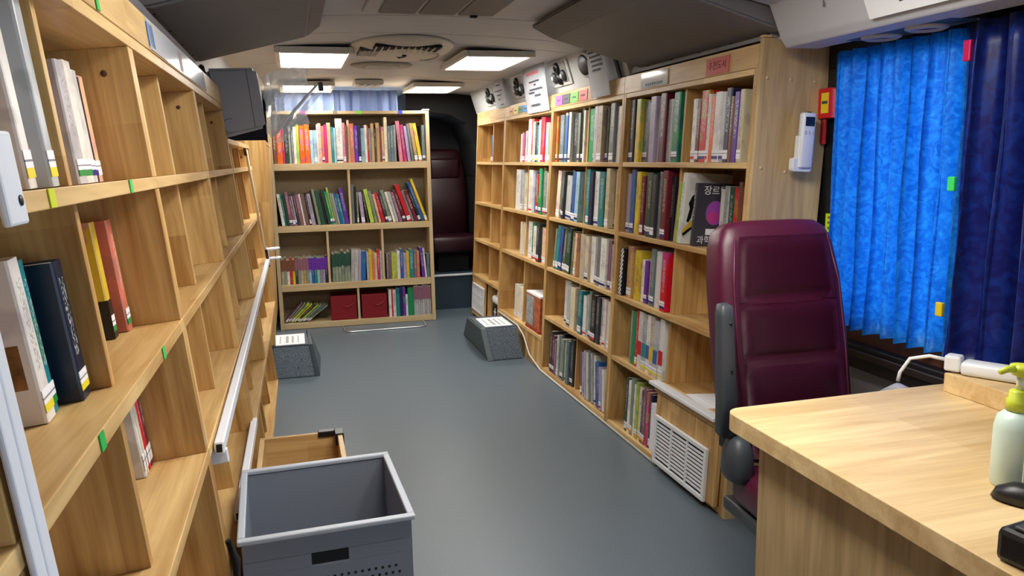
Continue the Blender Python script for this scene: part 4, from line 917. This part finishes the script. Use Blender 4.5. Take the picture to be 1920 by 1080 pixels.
# escape hammer box, coil, tag, remote
hm = empty('hammer_box', (1.845, 2.415, 1.485), 'red emergency hammer box with yellow label beside the azure curtain', 'hammer box')
box('case', hm, mat('red_plastic', (214, 22, 34), .35), (-.02, .019, -.035, .03, 0, .105), .006)
box('label', hm, mat('label_yellow', (240, 214, 40), .5), (-.0215, -.0195, -.03, .008, .018, .088))
prism('label_print', hm, M_ink, [(-.026, .05), (.004, .05), (.004, .06), (-.026, .06)], 0, -.0222, -.0215)
cpts = [(.0+.011*math.cos(t*2.1), .012+.011*math.sin(t*2.1), -.002-.0012*t) for t in range(72)]
tube('coil', hm, mat('red_coil', (176, 20, 34), .4), cpts, .0035, 5)
tg = empty('warning_tag', (1.8625, 2.395, 1.08), 'yellow-green warning tag on the black window pillar', 'tag')
box('plate', tg, mat('tag_lime', (205, 235, 40), .5), (-.003, .001, -.022, .022, 0, .068), .001)
for z in (.012, .032, .05): box('mark', tg, mat('tag_mark', (120, 90, 20), .6), (-.0038, -.0029, -.008, .008, z, z+.008))
RMT = RIGHT @ T(-2.443+.0225, .185, 1.30) @ RZ(math.radians(90)) 
rm = empty('remote_holder', (1.735, 2.415, 1.30), 'white remote control in a holder on the oak end panel', 'remote')
rm.rotation_euler = (0, math.radians(3), 0)
prism('holder', rm, M_white, [(-.036, 0), (.030, 0), (.036, .006), (.036, .125), (-.024, .125), (-.024, .05), (-.042, .045), (-.042, .008)], 1, -.026, 0, .003)
box('remote_body', rm, M_wpaint, (-.022, .032, -.036, -.008, .012, .205), .008, smooth=True)
box('screen', rm, mat('lcd', (28, 34, 50), .2), (-.012, .024, -.0375, -.034, .158, .19), .001)
for i in range(3): box('button', rm, mat('button_gray', (200, 205, 212), .5), (-.014+i*.014, -.004+i*.014, -.0375, -.034, .128, .142), .002)
box('emitter', rm, M_black, (-.004, .014, -.03, -.012, .2045, .2075), .001)
# pale strip above the end panel
ls = box('pale_strip', None, mat('warm_white', (240, 214, 196), .5), (1.66, 1.84, 2.40, 2.52, 1.757, 1.7625)); tag(ls, 'pale gap strip above the oak end panel', 'strip')

# ------------------------------------------------------------------ burgundy seat
se = empty('office_seat', T(1.37, 1.86, 0) @ RZ(math.radians(-3)), 'burgundy leather swivel seat with folded armrest behind the desk', 'seat')
LN = RX(math.radians(-12))
BM_ = T(0, 0, .5) @ LN
obj('backrest', bm_mesh(loft_bm([(-.02, 0, .045, .12, .035), (.0, 0, .045, .185, .06), (.1, 0, .045, .202, .072), (.35, 0, .05, .204, .075), (.52, 0, .055, .2, .075), (.62, 0, .06, .188, .072), (.665, 0, .064, .172, .064), (.688, 0, .068, .145, .05), (.694, 0, .07, .1, .03)], 48, 4.6)), M_seat, se, BM_, True)
def pad(z0, z1, hx0, hx1):
    b = bmesh.new(); nx, nz = 12, 8; th = .006; g = []
    for j in range(nz+1):
        row = []
        for i in range(nx+1):
            u, v = i/nx*2-1, j/nz*2-1; hx = hx0+(hx1-hx0)*j/nz
            ed = (1-abs(u)**4)*(1-abs(v)**8)
            row.append(b.verts.new((hx*u, -.0215-.016*ed, z0+(z1-z0)*j/nz)))
        g.append(row)
    for j in range(nz):
        for i in range(nx): b.faces.new((g[j][i], g[j][i+1], g[j+1][i+1], g[j+1][i]))
    bmesh.ops.solidify(b, geom=b.faces[:], thickness=-.022)
    return bm_mesh(b)
for z0, z1, a, b in ((.0, .272, .15, .158), (.276, .445, .158, .158), (.449, .64, .158, .142)):
    obj('backrest_pad', pad(z0, z1, a, b), M_seat, se, BM_, True)
tube('piping', se, mat('burgundy_piping', (96, 34, 60), .45), [BM_ @ Vector((-.168, -.024, .0)), BM_ @ Vector((-.174, -.024, .3)), BM_ @ Vector((-.170, -.022, .5)), BM_ @ Vector((-.150, -.01, .64))], .0026, 6)
tube('piping', se, mat('burgundy_piping'), [BM_ @ Vector((.168, -.024, .0)), BM_ @ Vector((.174, -.024, .3)), BM_ @ Vector((.170, -.022, .5)), BM_ @ Vector((.150, -.01, .64))], .0026, 6)
box('seat_cushion', se, M_seat, (-.205, .205, -.46, .02, .37, .48), .035, seg=3, smooth=True)
box('seat_pan', se, M_dgray, (-.2, .2, -.42, .06, .33, .369), .008)
lathe('pedestal', se, M_dgray, [(.04, .06), (.04, .32), (.09, .329)], 20, T(0, -.18, 0))
lathe('base_plate', se, M_black, [(.22, .001), (.22, .03), (.06, .06)], 28, T(0, -.18, 0))
# armrest folded up on the aisle side, hinge boot below
arm = obj('armrest', bm_mesh(loft_bm([(.0, 0, .0, .012, .012), (.01, 0, 0, .022, .022), (.12, 0, .0, .025, .028), (.2, 0, .018, .023, .026), (.345, 0, .04, .021, .025), (.375, 0, .044, .018, .02), (.38, 0, .045, .01, .01)], 20, 5)), M_dgray, se, T(-.232, .0, .575) @ RX(math.radians(4)), True)
for z in (.06, .2, .33): lathe('screw', arm, M_black, [(.004, 0), (.004, .003), (.001, .004)], 10, T(.004, -.022+(.0 if z < .1 else .012 if z < .25 else .034), z) @ RX(math.radians(90)))
box('armrest_bracket', se, M_black, (-.224, -.2, -.02, .05, .53, .59), .006)
obj('hinge_boot', bm_mesh(loft_bm([(.0, 0, 0, .03, .05), (.02, 0, 0, .038, .058), (.08, 0, 0, .036, .052), (.115, 0, 0, .026, .036), (.125, 0, 0, .012, .016)], 24, 2.6)), M_dgray, se, T(-.2, -.02, .455), True)
tube('armrest_far', se, mat('pale_armrest', (168, 170, 178), .5), [(.245, .0, .60), (.243, -.06, .672), (.24, -.11, .70), (.238, -.15, .70), (.235, -.17, .69)], [.016, .022, .025, .022, .01], 12)

# ------------------------------------------------------------------ desk and the things on it
dk = empty('desk', (0, 0, 0), 'light wooden desk with rounded corner in the right foreground', 'desk')
def rrect(x0, x1, y0, y1, r):
    P = []
    for cx, cy, a0 in ((x1-r, y1-r, 0), (x0+r, y1-r, 90), (x0+r, y0+r, 180), (x1-r, y0+r, 270)):
        for k in range(7): t = math.radians(a0+15*k); P.append((cx+r*math.cos(t), cy+r*math.sin(t)))
    return P
prism('desk_top', dk, DX, rrect(1.0, 1.765, .5, 1.655, .045), 2, .695, .74, .002)
box('side_panel', dk, OZ, (1.055, 1.077, .56, 1.575, .001, .6945), .001)
box('far_rail', dk, OZ, (1.08, 1.735, 1.50, 1.52, .5, .694), .001)
box('wall_panel', dk, OZ, (1.74, 1.76, .56, 1.575, .001, .6945), .001)
wl = empty('window_ledge_box', (1.62, 1.25, .7405), 'low wooden ledge box along the window side of the desk', 'box')
box('board', wl, DX, (0, .12, 0, .35, .0, .05), .002)
# pump bottle
pbt = empty('pump_bottle', (1.275, 1.085, .7405), 'pale green pump bottle with lime pump head on the desk', 'bottle')
M_btl = mat('pale_green_plastic', (206, 226, 214), .35); M_lime = mat('lime_plastic', (200, 210, 60), .35)
lathe('body', pbt, M_btl, [(.034, 0), (.037, .006), (.037, .115), (.033, .135), (.018, .148)], 28)
lathe('collar', pbt, M_lime, [(.021, .1485), (.021, .168), (.017, .171), (.017, .184), (.012, .187)], 24)
lathe('stem', pbt, mat('pump_stem', (236, 238, 214), .4), [(.0065, .1875), (.0065, .212)], 14)
lathe('pump_head', pbt, M_lime, [(.008, .2125), (.016, .216), (.021, .228), (.019, .234), (.006, .236)], 24)
tube('spout', pbt, M_lime, [(-.012, 0, .228), (-.035, 0, .229), (-.05, 0, .225)], [.007, .0062, .005], 10)
box('label', pbt, mat('label_white', (226, 232, 228), .5), (-.018, .018, -.0385, -.0365, .02, .1))
# cap tube, pouch, cup, mouse, scanner, extension lead
tb = empty('red_cap_bottle', (1.40, 1.12, .7405), 'white bottle with red cap at the right edge of the desk', 'bottle')
lathe('body', tb, M_white, [(.028, 0), (.028, .15), (.02, .165)], 20); lathe('cap', tb, mat('red_cap', (214, 40, 56), .4), [(.019, .1655), (.019, .188), (.016, .19)], 20)
bm = loft_bm([(0, 0, 0, .055, .02), (.01, 0, 0, .06, .026), (.05, 0, 0, .056, .018), (.09, 0, .004, .052, .006), (.1, 0, .005, .05, .003)], 24, 3)
ph = empty('tissue_pouch', T(1.35, .985, .7405) @ RZ(.4), 'gray-violet foil pouch beside the pump bottle', 'pouch'); obj('pouch_body', bm_mesh(bm), mat('pouch_gray', (120, 118, 140), .3, noise=.3, nscale=30), ph, smooth=True)
box('seal', ph, mat('pouch_seal', (200, 204, 212), .3), (-.05, .05, .002, .008, .1005, .112), .001)
ms = obj('computer_mouse', bm_mesh(loft_bm([(0, 0, 0, .02, .035), (.004, 0, 0, .028, .048), (.02, 0, -.004, .027, .045), (.032, 0, -.008, .018, .028), (.035, 0, -.008, .008, .012)], 24, 2.4)), M_black, None, None, True)
ms.matrix_world = T(1.225, 1.02, .7405) @ RZ(.5); tag(ms, 'black computer mouse in front of the pump bottle', 'mouse')
sc = empty('label_scanner', T(1.085, .80, .7405) @ RZ(math.radians(8)), 'black desktop device at the near desk corner', 'device')
box('body', sc, M_black, (-.06, .07, -.09, .09, 0, .055), .01); box('tray', sc, M_dgray, (-.05, .06, -.07, .07, .0555, .062), .003)
ex = empty('extension_lead', T(1.70, 1.50, .7915) @ RZ(math.radians(-60)), 'white extension lead block with cord on the window ledge', 'plug')
box('block', ex, M_white, (-.09, .06, -.028, .028, 0, .036), .01, smooth=True)
box('plug', ex, M_white, (-.13, -.091, -.02, .02, .004, .046), .006)
ex2 = tube('cord', ex, M_white, [(-.13, 0, .03), (-.17, .0, .033), (-.215, -.01, .02), (-.235, -.02, -.02), (-.238, -.025, -.045)], .005, 8)

# ------------------------------------------------------------------ foreground: wooden book box, gray crates
wbx = empty('wooden_book_box', (-.15, 2.02, 0), 'open wooden box with black corner brackets beside the left shelves', 'box')
for d in ((0, .255, .0, .015), (0, .255, .465, .48)): box('wall', wbx, WX, (*d, .012, .5), .001)
for d in ((0, .015, .0155, .4645), (.24, .255, .0155, .4645)): box('wall', wbx, WY, (*d, .012, .5), .001)
box('base', wbx, WX, (0, .255, 0, .48, 0.001, .0115))
for x, y in ((.232, .43), (.232, -.004)): box('corner_bracket', wbx, M_black, (x, x+.028, y, y+.055, .465, .505), .002)
box('corner_bracket', wbx, M_black, (.18, .2315, .46, .486, .488, .506), .002)
M_in = mat('crate_inside', (44, 46, 52), .6)
def crate(z0, H, label):
    e = empty('plastic_crate', T(.029, 1.60, z0) @ RZ(math.radians(2)), label, 'crate', 'stacked gray plastic crates')
    W_, D_ = .355, .38; a = W_/2
    # near wall with handle slot and perforations built from strips
    zs = H-.085; ze = H-.055
    for d in ((-a, a, 0, zs), (-a, a, ze, H-.012)): box('near_wall', e, M_crate, (d[0], d[1], 0, .006, d[2]+(.004 if d[2] == 0 else 0), d[3]), .001)
    for d in ((-a, -.04), (.04, a)): box('near_wall', e, M_crate, (d[0], d[1], 0, .006, zs+.0003, ze-.0003))
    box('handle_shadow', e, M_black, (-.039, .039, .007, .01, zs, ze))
    box('far_wall', e, M_crate, (-a, a, D_-.006, D_, .004, H-.012), .001)
    for x in (-a, a-.006): box('end_wall', e, M_crate, (x, x+.006, .0065, D_-.0065, .004, H-.012), .001)
    box('base', e, M_crate, (-a, a, 0, D_, 0, .0038))
    for d in ((-a-.008, a+.008, -.01, .008), (-a-.008, a+.008, D_-.008, D_+.01)): box('rim', e, mat('crate_rim', (176, 182, 192), .4), (*d, H-.0115, H), .003)
    for d in ((-a-.008, -a+.008, .0085, D_-.0085), (a-.008, a+.008, .0085, D_-.0085)): box('rim', e, mat('crate_rim'), (*d, H-.0115, H), .003)
    bm = bmesh.new()
    for i in range(20):
        for j in range(5):
            x = -.14+i*.0147+(j % 2)*.007
            z = zs-.03-j*.016
            if z > .01: box_bm(x-.0028, x+.0028, -.0006, .0002, z-.0028, z+.0028, bm=bm)
    h = obj('perforations', bm_mesh(bm), M_black, e); h['kind'] = 'stuff'
    return e
crate(.302, .30, 'gray perforated plastic crate with handle slot at the bottom of the view')
crate(.001, .30, 'gray plastic crate underneath the perforated top crate')
bw = empty('dark_tangle', LEFT @ T(1.50, -.012, .53), 'dark metal clasp hanging on the left shelf front', 'clasp')
tube('chain', bw, M_blackm, [(0, -.01, .12), (.01, -.016, .07), (-.005, -.014, .02), (.008, -.016, -.04)], [.006, .01, .007, .009], 8)
for b in ALLBOOKS: pass
